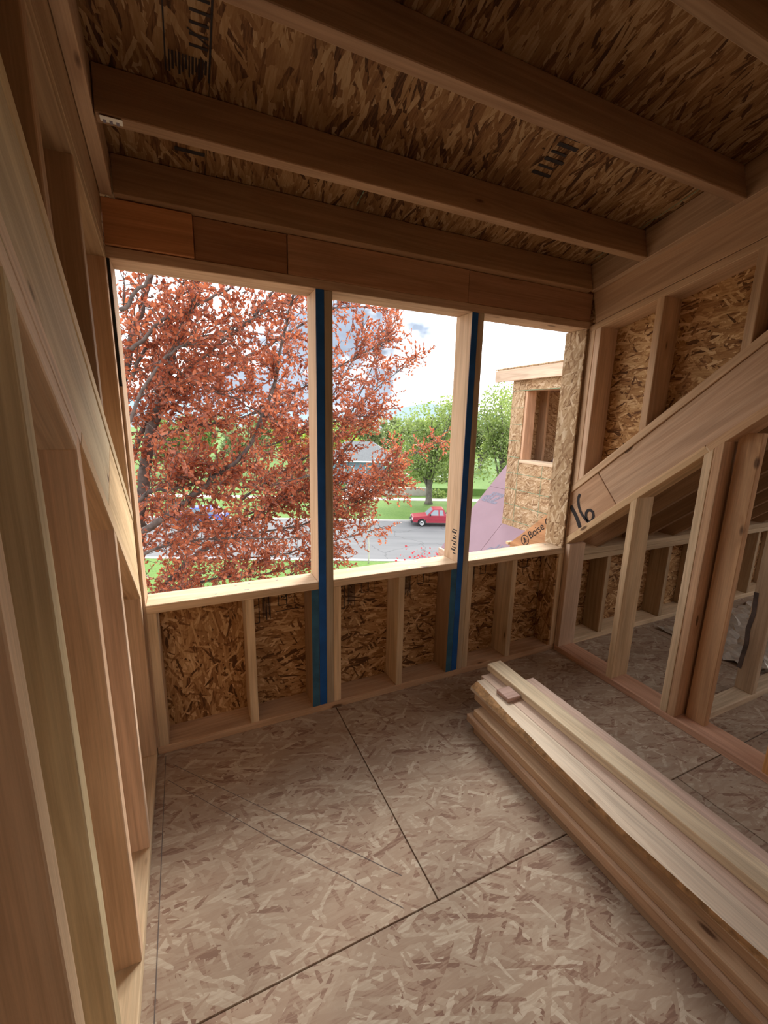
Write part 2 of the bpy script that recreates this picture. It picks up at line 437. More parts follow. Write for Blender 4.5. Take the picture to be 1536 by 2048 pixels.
# ink stamps of the mill on the sheathing
yk = YB-.0003+.0003
def ink_box(x0, x1, z0, z1, w_=.004):
    for p in ([(x0, yk, z0), (x1, yk, z0)], [(x0, yk, z1), (x1, yk, z1)], [(x0, yk, z0), (x0, yk, z1)], [(x1, yk, z0), (x1, yk, z1)]):
        ribbon('ink_stamp', wf, p, w_, (0, -1, 0), 'ink', .0012)
for x0 in (.15, .60, .95, 1.40, 1.74):
    ink_box(x0, x0+.028, .49, .665, .004)
    for q in range(7):
        xx = x0+.045+q*.0065
        ribbon('ink_stamp', wf, [(xx, yk, .50+.01*(q % 3)), (xx, yk, .67)], .0022+.002*(q % 2), (0, -1, 0), 'ink')
    ink_box(x0+.125, x0+.165, .565, .67, .0035)
    ink_box(x0+.168, x0+.205, .565, .67, .0018)
    if x0 > .2: continue
    lettering(wf, '21', (x0+.140, yk, .62), (0, 0, -1), (1, 0, 0), .034, 'ink', name='ink_stamp', bold=.0006)
    lettering(wf, 'MIN 2', (x0+.175, yk, .664), (0, 0, -1), (1, 0, 0), .026, 'ink', name='ink_stamp')
    ribbon('ink_stamp', wf, [(x0+.11, yk, .535), (x0+.235, yk, .54)], .004, (0, -1, 0), 'ink')

# ------------------------------------------------------------------ side walls with the sloping rafters
def side_wall(side):
    L = side == 'left'
    wname = 'wall_left' if L else 'wall_right'
    wl = empty(wname, kind='structure', label='stud wall with a pale sloping rafter beside the copper beech' if L else 'stud wall whose sloping rafter carries the number 16')
    x0, x1 = (XL-D6, XL) if L else (XR, XR+D6)
    xin = XL if L else XR                      # room-side face
    sgn = 1 if L else -1
    board('bottom_plate', wl, (x0, x1), (-4.7, -.0005), (0, T), 'y', (.60, .36, .25) if not L else SPF)
    zb = lambda y: .737-RS*y                   # underside of the lower plate along the rafter
    Y0, Y1 = (.04, -2.75)
    cs = 1/math.sqrt(1+RS*RS); nrm = Vector((0, RS*cs, cs)); dr = Vector((0, -cs, RS*cs))
    xm = (x0+x1)/2
    def along(name, off0, off1, tn, w_=D6, xc=None, ya=-.002, yb=Y1, inset=0.):
        pa = Vector((xm-sgn*inset if xc is None else xc, ya, zb(ya)))+nrm*(off0+off1)/2
        pb = Vector((xm-sgn*inset if xc is None else xc, yb, zb(yb)))+nrm*(off0+off1)/2
        return beam(name, wl, pa, pb, (1, 0, 0), w_, off1-off0-.0008, tn)
    return wl, x0, x1, xin, sgn, zb, cs, nrm, dr, xm, along
# --- right cheek
wr, x0, x1, xin, sgn, zb, cs, nrm, dr, xm, along = side_wall('right')
along('rafter_plate', 0, T, (.66, .46, .27), ya=-.001, yb=-.745)
along('rafter_plate', 0, T, (.57, .37, .22), ya=-.747)
along('rafter_top_plate', .255, .255+T, (.60, .42, .27), ya=-.0015)
along('rafter', T, .255, (.47, .295, .185), w_=D6-.010, inset=.004, ya=-.001, yb=-.335)
along('rafter', T, .255, (.53, .36, .245), w_=D6-.012, inset=.004, ya=-.337)
# the rafter tail that runs out past the wall, with the maker's mark
pa = Vector((xm, .153, zb(.153)))+nrm*.146; pb = Vector((xm, .56, zb(.56)))+nrm*.146
tail = prism_frame('rafter_tail', wr, [(.153, zb(.153)+.05), (.153, zb(.153)+.322), (.52, zb(.52)+.322), (.52, .40), (.30, .40)], (XR+.012+.045, 0, 0), (0, 1, 0), (0, 0, 1), -.045, 'lumber', (.50, .27, .135))
tail.color = (.52, .285, .15, 1)
exr = Vector((0, -cs, RS*cs)); eyr = Vector((0, RS*cs, cs)); xf = XR+.0115
o_l = Vector((xf, .318, .688))
lettering(wr, 'Boise Cascade', o_l, exr, eyr, .076, 'ink')
ctr = o_l-exr*.050+eyr*.018
ring = [ctr+exr*(.036*math.cos(a))+eyr*(.036*math.sin(a)) for a in [i*2*math.pi/20 for i in range(21)]]
ribbon('maker_emblem', wr, ring, .006, (-1, 0, 0), 'ink')
for dz, hw in ((.020, .009), (.007, .015), (-.007, .020)):
    ribbon('maker_emblem', wr, [ctr+eyr*(dz-.012)-exr*hw, ctr+eyr*dz, ctr+eyr*(dz-.012)+exr*hw], .006, (-1, 0, 0), 'ink')
ribbon('maker_emblem', wr, [ctr-eyr*.028, ctr+eyr*.018], .005, (-1, 0, 0), 'ink')
board('wood_block', wr, (XR+.0, XR+.05), (.525, .555), (.59, .612), 'x', SPF)
# the number sprayed on the rafter
def zf(p): return at(1130+p[0]/13.96, 960+p[1]/13.96, 0, XR+.0095)
for pts, w_ in (([(165, 720), (230, 850), (290, 960), (360, 1130), (425, 1330)], .026), ([(420, 390), (378, 500), (372, 600), (395, 760), (440, 890), (500, 990), (570, 1090), (640, 1160), (700, 1175), (770, 1110), (800, 1000), (780, 890), (710, 840), (640, 850), (595, 920), (588, 1010), (610, 1090), (650, 1150)], .018)):
    ribbon('painted_number', wr, [zf(p) for p in pts], w_, (-1, 0, 0), 'ink', .002)
# studs below the rafter
def rstud(ya, tn, top=None, x=None, name='stud'):
    zt_ = zb(ya)+.012 if top is None else top
    return board(name, wr, x or (x0+.0005, x1-.0005), (ya, ya+T), (T, zt_), 'z', tn)
rstud(-.040, tint(PINK), zb(-.001)+.01)
rstud(-.437, (.62, .45, .28))
rstud(-.762, (.66, .50, .33)); rstud(-.8015, (.56, .35, .21))
board('flat_stud', wr, (2.148, 2.186), (-.905, -.815), (T, zb(-.85)), 'z', (.54, .335, .19))
rstud(-1.215, (.60, .30, .12)); rstud(-1.62, tint(FIR)); rstud(-2.03, tint(FIR)); rstud(-2.44, tint(FIR))
# studs above the rafter and the sloping top plates
pz = lambda y: 2.014-CS*y
ztr = lambda y: zb(y)+.255/cs+T/cs-.006
for ya, tn in ((-.039, FIR), (-.078, PINK), (-.424, FIR), (-.83, FIR)):
    board('upper_stud', wr, (x0+.0005, x1-.0005), (ya, ya+T-.0006), (ztr(ya+T), pz(ya)+.01), 'z', tint(tn))
kc = 1/math.sqrt(1+CS*CS); cn = Vector((0, CS*kc, kc))
def sloped(name, par, xa, xb, za, zt2, tn, ya=-.0005, yb=-1.05, matname='lumber'):
    """sloping board with the ceiling's pitch between heights za and zt2 over the front wall line"""
    h = (zt2-za)*kc
    pa = Vector(((xa+xb)/2, ya, (za+zt2)/2-CS*ya)); pb = Vector(((xa+xb)/2, yb, (za+zt2)/2-CS*yb))
    return beam(name, par, pa, pb, (1, 0, 0), xb-xa, h-.0008, tn, matname)
sloped('top_plate', wr, x0, x1, 2.014, 2.052, (.56, .39, .255), yb=-3.9)
sloped('band_board', wr, XR-.0005, XR+T, 2.0535, 2.365, (.52, .35, .225), yb=-3.9)
ysh = -1.05
prism_frame('sheathing_panel', wr, [(.15, zb(.15)+.30), (.15, 2.31), (-.0, 2.36), (-.85, 2.36+CS*.85), (-1.40, 2.39+CS), (-1.40, zb(-1.40)+.30)], (x1+.001, 0, 0), (0, 1, 0), (0, 0, 1), .011, 'osb_gold')

# --- left cheek
wl, x0, x1, xin, sgn, zb, cs, nrm, dr, xm, along = side_wall('left')
along('rafter_plate', 0, T, (.70, .52, .33), ya=-.001, yb=-.80)
along('rafter_plate', 0, T, (.70, .55, .41), ya=-.802)
along('rafter_plate', -T, 0, (.72, .57, .43), ya=-.825, yb=-2.7)
along('rafter_top_plate', .255, .255+T, (.62, .49, .31), ya=-.0015)
along('rafter', T, .255, (.70, .52, .31), w_=D6-.012, inset=-.004, ya=-.001, yb=-.55)
along('rafter', T, .255, (.60, .50, .34), w_=D6-.012, inset=-.004, ya=-.552)
def lstud(ya, tn, name='stud'):
    return board(name, wl, (x0+.0005, x1-.0005), (ya, ya+T), (T, zb(ya)+.012), 'z', tn)
lstud(-.0405, (.66, .48, .32)); lstud(-.50, (.68, .50, .36)); lstud(-.85, (.68, .47, .31)); lstud(-1.150, (.60, .49, .30)); lstud(-1.335, (.66, .48, .31)); lstud(-1.74, tint(FIR)); lstud(-2.15, tint(FIR))
ztr = lambda y: zb(y)+.255/cs+T/cs-.006
for ya, tn in ((-.0405, FIR), (-.47, DARK), (-.84, DARK), (-1.25, DARK)):
    if ztr(ya+T) < pz(ya): board('upper_stud', wl, (x0+.0005, x1-.0005), (ya, ya+T-.0006), (ztr(ya+T), pz(ya)+.01), 'z', tn)
sloped('top_plate', wl, x0, x1, 2.014, 2.052, (.42, .29, .17), yb=-3.9)
sloped('top_plate', wl, x0, x1, 2.0535, 2.365, (.40, .27, .16), yb=-3.9)
prism_frame('sheathing_panel', wl, [(.15, -.3), (.15, 2.2), (-.8, 2.2+CS*.8), (-4.7, 2.2+CS*4.7), (-4.7, -.3)], (x0-.012, 0, 0), (0, 1, 0), (0, 0, 1), .011, 'osb_gold')

# ------------------------------------------------------------------ ceiling: joists with the front wall, roof sheets above
ce = empty('ceiling', kind='structure', label='sloping dormer roof deck of strand board on exposed joists')
JH = .14
zj = lambda y: 2.224-CS*y
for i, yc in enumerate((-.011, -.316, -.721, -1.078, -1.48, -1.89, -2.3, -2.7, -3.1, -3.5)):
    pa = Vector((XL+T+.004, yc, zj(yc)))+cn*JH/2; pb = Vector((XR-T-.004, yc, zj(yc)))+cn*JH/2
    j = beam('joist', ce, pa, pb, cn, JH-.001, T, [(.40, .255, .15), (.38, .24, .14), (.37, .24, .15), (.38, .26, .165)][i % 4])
    if i == 1:
        pt = Vector((-.255, yc, zj(yc)))
        tg = beam('tag', j, pt-cn*.0012-Vector((.0, 0, 0)), pt+Vector((.055, 0, 0))-cn*.0012, (0, 1, 0), .036, .0012, None, 'tag_paper', .0003)
        for q in range(3):
            ribbon('tag_print', j, [pt+Vector((.010+q*.016, -.011, CS*.011))-cn*.002, pt+Vector((.010+q*.016, .009, -CS*.009))-cn*.002], .008, -cn, 'zip_ink', .0004)
for xa, xb in ((XL+.001, XL+T+.001), (XR-T-.001, XR-.001)):
    b0 = sloped('rim_board', ce, xa, xb, 2.224, 2.224+JH/kc, (.46, .32, .21), ya=.006, yb=-3.7)
zd = 2.224+JH/kc+.001
exc = Vector((0, -kc, CS*kc))
for a, b in ((-.50, .0345), (.0355, .5965), (.5975, 1.2515), (1.2525, 2.30)):
    for (s0, s1) in ((-.40, 1.25), (1.253, 3.8)):
        # local x follows the strands down the slope
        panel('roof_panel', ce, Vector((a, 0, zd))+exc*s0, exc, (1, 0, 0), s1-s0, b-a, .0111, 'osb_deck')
panel('leak_stop_sheet', ce, Vector((-.55, 0, zd))+exc*-.5+cn*.013, exc, (1, 0, 0), 4.6, 3.0, .004, 'dark_void')  # unseen dark sheet added to stop light leaking through the deck seams
def on_deck(x, y): return Vector((x, y, zd-CS*y))
def deck_stroke(pts, w_, m_='ink'): ribbon('ink_stamp', ce, [on_deck(*p) for p in pts], w_, -cn, m_, .0015)
deck_stroke([(-.080, -.34), (-.080, -.70)], .004); deck_stroke([(.033, -.34), (.033, -.70)], .005)
for q in range(12):
    deck_stroke([(-.07+q*.0085, -.34-.01*(q % 3)), (-.07+q*.0085, -.40)], .004+.002*(q % 2))
for q in range(5): deck_stroke([(-.02, -.43-.028*q), (.028, -.43-.028*q)], .007)
deck_stroke([(.004+.020*math.cos(a*math.pi/8), -.625+.030*math.sin(a*math.pi/8)) for a in range(17)], .005)
deck_stroke([(.028, -.44), (-.025, -.47)], .004)
for bx in (1.255, -.02):
    for q in range(6):
        y0 = (-.40 if bx > 1 else -.08)-.032*q
        deck_stroke([(bx-.045, y0), (bx+.05-.02*(q % 2), y0)], .010 if q % 2 else .015)
deck_stroke([(2.0, -.04), (2.0, -.70)], .004, 'green_ink'); deck_stroke([(.62, -.02), (.62, -.28)], .003, 'green_ink')
# back of the room, out of the picture: the attic goes on under the same deck and a wall added there keeps sky light out
wb = empty('wall_back_added', kind='structure', label='unseen strand board wall added behind the room to keep light out')
panel('sheathing_panel', wb, (-.46, -4.72, 0), (1, 0, 0), (0, 0, 1), 7.1, 3.6, .011, 'osb_gold')

# ------------------------------------------------------------------ attic beyond the right cheek
wk = empty('wall_knee', kind='structure', label='low knee wall with double top plate in the side attic')
board('bottom_plate', wk, (2.218, 6.4), (0, YB), (0, T), 'x', SPF)
board('top_plate', wk, (2.218, 6.4), (0, YB), (.607, .645), 'x', (.58, .44, .28)); board('top_plate', wk, (2.218, 6.4), (0, YB), (.6465, .6845), 'x', (.55, .42, .27))
for i, xx in enumerate((2.50, 3.17, 3.58, 3.99, 4.4, 4.8, 5.2, 5.6)):
    board('stud', wk, (xx, xx+T), (0, YB), (T, .607), 'z', tint((.50, .36, .22)))
panel('sheathing_panel', wk, (2.23, YB+.012, -.3), (1, 0, 0), (0, 0, 1), 4.2, 1.05, .011, 'osb_gold')
at_roof = empty('ceiling_attic', kind='structure', label='sloping rafters and roof deck of the side attic')
zr = lambda y: .70-RS*y
for xx in (2.42, 2.83, 3.24, 3.64, 4.05, 4.46, 4.86, 5.27, 5.68):
    pa = Vector((xx, .14, zr(.14)))+nrm*.11; pb = Vector((xx, -3.2, zr(-3.2)))+nrm*.11
    beam('rafter', at_roof, pa, pb, nrm, .22, T, tint(DARK))
panel('roof_panel', at_roof, Vector((2.23, .20, zr(.20)))+nrm*.222, (1, 0, 0), dr, 4.3, 5.6, .011, 'osb_gold')
wp = empty('wall_partition', kind='structure', label='low stud partition standing in the side attic')
board('bottom_plate', wp, (2.218, 4.2), (-.857, -.768), (0, T), 'x', (.60, .48, .34))
for xx, tn in ((2.2185, (.60, .47, .32)), (2.68, (.55, .42, .29)), (3.10, FIR), (3.5, FIR)):
    board('stud', wp, (xx, xx+T), (-.857, -.768), (T, zr(-.77)-.06), 'z', tn)
ribbon('bark_edge', wp, [(2.6795, -.774, .16), (2.6795, -.778, .24), (2.6795, -.784, .32), (2.6795, -.776, .40), (2.6795, -.786, .50), (2.6795, -.779, .62)], .022, (-1, 0, 0), 'tree_bark')
# gable end with an opening that lets daylight into the side attic
we = empty('wall_gable', kind='structure', label='gable end wall of the side attic with a rough opening')
for y0, y1, z0, z1 in ((-4.7, -1.6, 0, 4.0), (-.6, .14, 0, 2.0), (-1.6, -.6, 0, .35), (-1.6, -.6, 1.15, 3.0)):
    panel('sheathing_panel', we, (6.5, y0, z0), (0, 1, 0), (0, 0, 1), y1-y0, z1-z0, .011, 'osb_gold')
# crumpled foil sheet on the attic floor
V, Fc = [], []
nx_, ny_ = 26, 12
for j in range(ny_+1):
    for i in range(nx_+1):
        V.append((3.02+i*1.4/nx_+rnd.uniform(-.02, .02), -.72+j*.62/ny_+rnd.uniform(-.02, .02), .004+abs(rnd.gauss(0, .013))))
for j in range(ny_):
    for i in range(nx_):
        a = j*(nx_+1)+i; Fc.append([a, a+1, a+nx_+2, a+nx_+1])
tag(poly('foil_sheet', None, V, Fc, 'foil'), 'crumpled silvery sheet spread on the attic floor behind the low partition', 'sheet')

# ------------------------------------------------------------------ stack of loose lumber
def lb(name, x, yend, z, tn, label, ystart=-3.2, group='boards of the lumber stack'):
    o = board(name, None, x, (ystart, yend), z, 'y', tn)
    return tag(o, label, 'board', group)
G = .0006
lb('lumber_board', (1.092, 1.276), -.445, (.0005, T), (.46, .325, .22), 'lowest tan board of the lumber stack, resting on the subfloor')
lb('lumber_board', (1.083, 1.267), -.395, (T+G, 2*T), (.58, .40, .27), 'tan board second from the bottom, on the open side of the lumber stack')
lb('lumber_board', (1.100, 1.284), -.425, (2*T+G, 3*T), (.56, .39, .25), 'tan board third from the bottom, on the open side of the lumber stack')
lb('lumber_board', (1.150, 1.270), -.36, (3*T+G, 4*T), (.55, .38, .24), 'brown board directly under the bark-edged board of the stack')
lb('lumber_board', (1.290, 1.474), -.44, (.0005, T), (.48, .34, .22), 'lowest inner board of the lumber stack facing the stud wall')
lb('lumber_board', (1.286, 1.470), -.41, (T+G, 2*T), (.52, .37, .24), 'inner board second from the bottom, facing the stud wall')
lb('lumber_board', (1.292, 1.476), -.43, (2*T+G, 3*T), (.52, .37, .24), 'inner board third from the bottom, facing the stud wall')
lb('lumber_board', (1.280, 1.464), -.38, (3*T+G, 4*T), (.52, .37, .24), 'inner board just under the pinkish top boards of the stack')
# the board with the bark edge: its upper edge wanders
ys_ = [-.33, -.45, -.6, -.75, -.9, -1.05, -1.2, -1.35, -1.5, -1.7, -2., -2.4, -2.8, -3.2]
xt_ = [1.186, 1.176, 1.160, 1.152, 1.140, 1.134, 1.126, 1.130, 1.136, 1.150, 1.14, 1.15, 1.145, 1.15]
xm_ = [1.148, 1.143, 1.140, 1.137, 1.134, 1.130, 1.124, 1.128, 1.134, 1.14, 1.135, 1.14, 1.14, 1.14]
zl_, zt_ = 4*T+G, 5*T
V = []
for y_, xt2, xm2 in zip(ys_, xt_, xm_):
    V += [(y_, -1.146, zl_), (y_, -xm2, zl_+.016), (y_, -xt2, zt_), (y_, -1.232, zt_), (y_, -1.232, zl_)]
V = [(a+1.75, b+1.19, c-.17) for a, b, c in V]
Fw, Fbk = [], []
for i in range(len(ys_)-1):
    for k_ in range(5):
        q = [5*i+k_, 5*i+(k_+1) % 5, 5*i+5+(k_+1) % 5, 5*i+5+k_]
        (Fbk if k_ == 1 else Fw).append(q)
Fw += [[4, 3, 2, 1, 0], [5*(len(ys_)-1)+k_ for k_ in range(5)]]
MW = Matrix.Translation((1.19, -1.75, .17)) @ ROT['y'].to_4x4()
wane = poly('waney_board', None, V, Fw, 'lumber', M=MW, color=(.72, .61, .48))
tag(wane, 'pale board with a rounded bark edge on top of the lumber stack', 'board', 'boards of the lumber stack')
poly('bark_edge', wane, V, Fbk, 'bark_inner').matrix_parent_inverse = Matrix.Identity(4)
lb('lumber_board', (1.2335, 1.322), -.298, (4*T+G, 5*T), (.68, .52, .42), 'pinkish board between the bark-edged board and the raised top board')
lb('lumber_board', (1.324, 1.402), -.262, (4*T+G, 5*T), (.60, .43, .31), 'board lying directly under the raised top board of the stack')
lb('lumber_board', (1.404, 1.480), -.418, (4*T+G, 5*T), (.68, .51, .42), 'pink board on the stud wall side of the raised top board')
lb('lumber_board', (1.296, 1.384), -.268, (5*T+G, 6*T), (.73, .61, .43), 'yellowish stud lying topmost on the lumber stack')
blk = board('wood_block', None, (1.212, 1.290), (-.535, -.448), (5*T+G, 5*T+.021), 'x', (.50, .34, .29))
tag(blk, 'small square offcut lying on the pinkish board of the stack', 'block')

# ------------------------------------------------------------------ neighbouring wing: purple roof sheets and its dormer
XD = 3.7
wing = tag(empty('house_wing', (XD, 2.5, .17)), 'unfinished wing with purple roof sheathing and a strand board dormer', 'building')
K = 1.08; kk = 1/math.sqrt(1+K*K); zzip = lambda x: .17+K*(x-XD)
edown = Vector((-kk, 0, -K*kk)); XE = 3.24; YR = 3.25; lx_ = (7.0-XE)/kk
for ya, yb in ((.40, 1.297), (1.30, 2.497), (2.50, YR)):
    for s0, s1 in ((0, 1.19), (1.193, lx_)):
        c0 = Vector((XE, ya, zzip(XE)))-edown*s0
        panel('roof_panel', wing, c0, (0, 1, 0), -edown, yb-ya-.003, s1-s0, .012, 'zip_purple')
nz = Vector((-K*kk, 0, kk))
# local normal of those sheets is ex x ey = (0,1,0) x (kk,0,K kk): turn them to lie just under the surface
for o in wing.children:
    if o.name.startswith('roof_panel'):
        if (o.matrix_world.to_3x3() @ Vector((0, 0, 1))).z > 0: o.matrix_world = Matrix.Translation(-nz*.012) @ o.matrix_world
def onzip(y, s): return Vector((XE, y, zzip(XE)))-edown*s
lettering(wing, 'ZIP', onzip(2.80, 1.10), (0, 1, 0), edown, .25, 'zip_ink', shear=.35, bold=.010)
lettering(wing, 'ZIP', onzip(2.02, .38), (0, 1, 0), edown, .25, 'zip_ink', shear=.35, bold=.003)
board('fascia_board', wing, (XE-.04, XE-.002), (.4, YR), (zzip(XE)-.16, zzip(XE)-.005), 'y', (.60, .42, .32))
for q in range(22):
    yy, ss = rnd.uniform(2.54, 3.2), rnd.uniform(.03, 1.1)
    p = onzip(yy, ss); ribbon('nail_mark', wing, [p, p+Vector((0, .008, 0))], .008, nz, 'zip_ink', .001)
prism_frame('gable_wall', wing, [(XE+.3, -1.6), (XE+.3, zzip(XE+.3)-.02), (7.0, zzip(7.0)-.02), (7.0, -1.6)], (0, YR-.30, 0), (1, 0, 0), (0, 0, 1), -.012, 'osb_pale')
prism_frame('lower_wall', wing, [(.3, -9.0), (.3, -.5), (YR-.32, -.5), (YR-.32, -9.0)], (XE+.3, 0, 0), (0, 1, 0), (0, 0, 1), .012, 'osb_pale')
# dormer front wall with its window
yc0, wy0, wy1, wz0, wz1, zt3 = 2.5, 1.60, 2.28, 1.04, 1.87, 2.01
def dpanel(y0, y1, z0, z1, al='h'):
    # outer face at XD, strands level or upright
    if al == 'h': panel('wall_panel', wing, (XD, y0, z0), (0, 1, 0), (0, 0, 1), y1-y0, z1-z0, .012, 'osb_pale')
    else: panel('wall_panel', wing, (XD+.012, y0, z0), (0, 0, 1), (0, 1, 0), z1-z0, y1-y0, .012, 'osb_pale')
dpanel(wy1, yc0, .15, zt3, 'v'); dpanel(.2, wy1-.002, .15, .62, 'h'); dpanel(.2, wy1-.002, .622, wz0, 'h'); dpanel(.2, wy1-.002, wz1, zt3, 'h'); dpanel(.2, wy0, wz0+.001, wz1-.001, 'v')
for q in range(9):
    zz = .25+.2032*q
    if zz < 2.0: ribbon('layout_line', wing, [(XD, yc0-.005, zz), (XD, wy1 if wz0 < zz < wz1 else 1.2, zz)], .006, (-1, 0, 0), 'green_ink')
for yy in (2.29, 1.88):
    ribbon('layout_line', wing, [(XD, yy, .17), (XD, yy, wz0-.01)], .005, (-1, 0, 0), 'green_ink')
prism_frame('cheek_wall', wing, [(XD+.013, .15), (XD+.013, zt3), (7.0, zt3+.9), (7.0, .15)], (0, yc0, 0), (1, 0, 0), (0, 0, 1), .012, 'osb_pale')
board('window_jamb', wing, (XD+.013, XD+.153), (wy1-T, wy1+.0), (wz0, wz1), 'z', (.60, .38, .25))
board('window_jamb', wing, (XD+.013, XD+.153), (wy0, wy0+T), (wz0, wz1), 'z', (.60, .38, .25))
board('window_sill', wing, (XD-.004, XD+.153), (wy0, wy1), (wz0-T, wz0), 'y', (.66, .52, .38))
board('window_header', wing, (XD+.013, XD+.153), (wy0, wy1), (wz1, wz1+.12), 'y', FIR)
# what shows through that window: the far stud wall of the dormer
for xx in (4.15, 4.55, 4.95, 5.35):
    board('inner_stud', wing, (xx, xx+T), (2.36, 2.498), (.3, 2.0), 'z', tint(FIR))
board('inner_plate', wing, (XD+.16, 6.0), (2.34, 2.498), (1.90, 1.98), 'x', FIR)
panel('inner_wall', wing, (6.2, -.2, .2), (0, 1, 0), (0, 0, 1), 2.7, 2.4, .012, 'osb_gold')
for yy in (1.2, 1.6, 2.0): board('inner_stud', wing, (6.06, 6.198), (yy, yy+T), (.3, 2.2), 'z', tint(FIR))
# its roof: eave board along the wall top, deck rising behind
board('eave_board', wing, (XD-.08, XD-.042), (.4, 2.76), (1.994, 2.132), 'y', (.64, .50, .38))
beam('roof_deck', wing, (XD-.08, 1.58, 2.142), (7.0, 1.58, 3.0), (0, 1, 0), 2.36, .018, None, 'osb_pale')
for yy in (2.738, 2.1, 1.6, 1.1, .6):
    beam('dormer_rafter', wing, (XD-.041, yy, 2.09), (7.0, yy, 2.94), (0, 1, 0), T, .10, FIR)

# ------------------------------------------------------------------ outdoors: ground, street, lawns
ZG = -7.8
pA, pB = at(690, 1041, 2, ZG), at(893, 1046, 2, ZG)
RA = math.atan2(pB.y-pA.y, pB.x-pA.x)*.9
RO = Matrix.Translation((pA.x, pA.y, ZG)) @ Matrix.Rotation(RA, 4, 'Z')     # road frame: x along the far curb, y away from us
inv = RO.inverted()
def rl(px, py, z=ZG): return inv @ at(px, py, 2, z)
y_near = rl(740, 1121).y; y_sw0 = rl(840, 1003).y; y_sw1 = rl(840, 998).y; y_wall = rl(790, 992).y
def slab(name, x0, x1, y0, y1, z0, z1, matname, parent=None, kind=None, label=None, cat=None):
    V = [(x, y, z) for z in (z0, z1) for x, y in ((x0, y0), (x1, y0), (x1, y1), (x0, y1))]
    o = poly(name, parent, V, [[3, 2, 1, 0], [4, 5, 6, 7], [0, 1, 5, 4], [1, 2, 6, 5], [2, 3, 7, 6], [3, 0, 4, 7]], matname, M=RO)
    if kind: o['kind'] = kind
    if label: o['label'] = label
    if cat: o['category'] = cat
    return o
slab('ground', -160, 160, -60, 320, -.6, -.12, 'grass', kind='structure', label='green lawn around the street')
slab('street', -160, 160, y_near, 0, -.119, -.02, 'asphalt', kind='structure', label='cracked grey asphalt street below the windows')
slab('curb_far', -160, 160, 0, .28, -.119, .10, 'curb_concrete', kind='structure', label='pale concrete curb along the far edge of the street')
slab('curb_near', -160, 160, y_near-.30, y_near, -.119, .10, 'curb_concrete', kind='structure', label='pale concrete curb along the house side of the street')
slab('lawn_strip', -160, 160, .28, y_sw0, -.119, .08, 'grass', kind='structure', label='mown grass strip between street and sidewalk')
slab('bounce_ground', -160, 160, -60, y_near-9, -.119, .05, 'bounce_brown', kind='structure', label='brown ground added under the windows to cut green bounce light')  # unseen brown slab, added so less green light bounces up into the room
slab('lawn_near', -160, 160, y_near-9, y_near-.30, -.119, .06, 'grass', kind='structure', label='grass verge on the house side of the street')
slab('sidewalk', -160, 160, y_sw0, y_sw1, -.119, .10, 'concrete', kind='structure', label='concrete sidewalk across the street')
slab('lawn_upper', -160, 160, y_sw1, 320, -.119, .09, 'grass', kind='structure', label='lawn beyond the sidewalk')
xw0, xw1 = rl(770, 990).x, rl(852, 992).x
slab('retaining_wall', xw0-1, xw1, y_wall, y_wall+.35, .085, 1.05, 'concrete', cat='wall', label='low concrete retaining wall beyond the sidewalk')
slab('lawn_bank', xw0-1, xw1+14, y_wall+.36, y_wall+26, .091, .98, 'grass', kind='structure', label='raised lawn held by the low retaining wall')
xd0 = rl(735, 1000).x
slab('driveway', xd0-3, xw0-1.1, y_sw1, y_wall+22, .085, .115, 'concrete', kind='structure', label='concrete driveway across the street')
# far ridge
V, Fr = [], []
for i in range(41):
    x = -1400+i*90; h = 38+22*math.sin(i*.55)+12*math.sin(i*1.7+1)
    V += [(x, 1600, -60), (x, 1600, h), (x, 1900, h*.9-10)]
    if i:
        a = 3*i-3; Fr += [[a, a+3, a+4, a+1], [a+1, a+4, a+5, a+2]]
o = poly('hills', None, V, Fr, 'ridge_haze'); o['kind'] = 'structure'; o['label'] = 'pale blue ridge on the horizon'

# ------------------------------------------------------------------ leaves and trees
def leaf_mesh(name, P, D, S, size, matname, fold=.35):
    """many folded oval leaves in one mesh: base points P, directions D, side vectors S"""
    n = len(P); P, D, S = np.asarray(P, float), np.asarray(D, float), np.asarray(S, float)
    D /= np.linalg.norm(D, axis=1)[:, None]+1e-9
    S -= D*(S*D).sum(1)[:, None]; S /= np.linalg.norm(S, axis=1)[:, None]+1e-9
    N = np.cross(D, S); L = np.asarray(size, float)[:, None]
    A = P; B = P+D*L; C1 = P+D*L*.32+S*L*.31+N*L*fold*.25; C2 = P+D*L*.74+S*L*.24+N*L*fold*.2
    E1 = P+D*L*.32-S*L*.31+N*L*fold*.25; E2 = P+D*L*.74-S*L*.24+N*L*fold*.2
    V = np.stack([A, C1, C2, B, E2, E1], 1).reshape(-1, 3)
    b = np.arange(n)[:, None]*6
    Fq = np.concatenate([b+np.array([[0, 1, 2, 3]]), b+np.array([[0, 3, 4, 5]])], 1).reshape(-1, 4)
    me = bpy.data.meshes.new(name)
    me.vertices.add(len(V)); me.vertices.foreach_set('co', V.ravel())
    me.loops.add(Fq.size); me.loops.foreach_set('vertex_index', Fq.ravel().astype(np.int32))
    me.polygons.add(len(Fq)); me.polygons.foreach_set('loop_start', np.arange(0, Fq.size, 4, dtype=np.int32)); me.polygons.foreach_set('loop_total', np.full(len(Fq), 4, np.int32))
    me.update(calc_edges=True)
    t = me.attributes.new('tone', 'FLOAT', 'POINT')
    tv = np.repeat(np.random.RandomState(n).rand(n), 6)*.999
    t.data.foreach_set('value', tv.astype(np.float32))
    me.materials.append(MATS[matname])
    return me
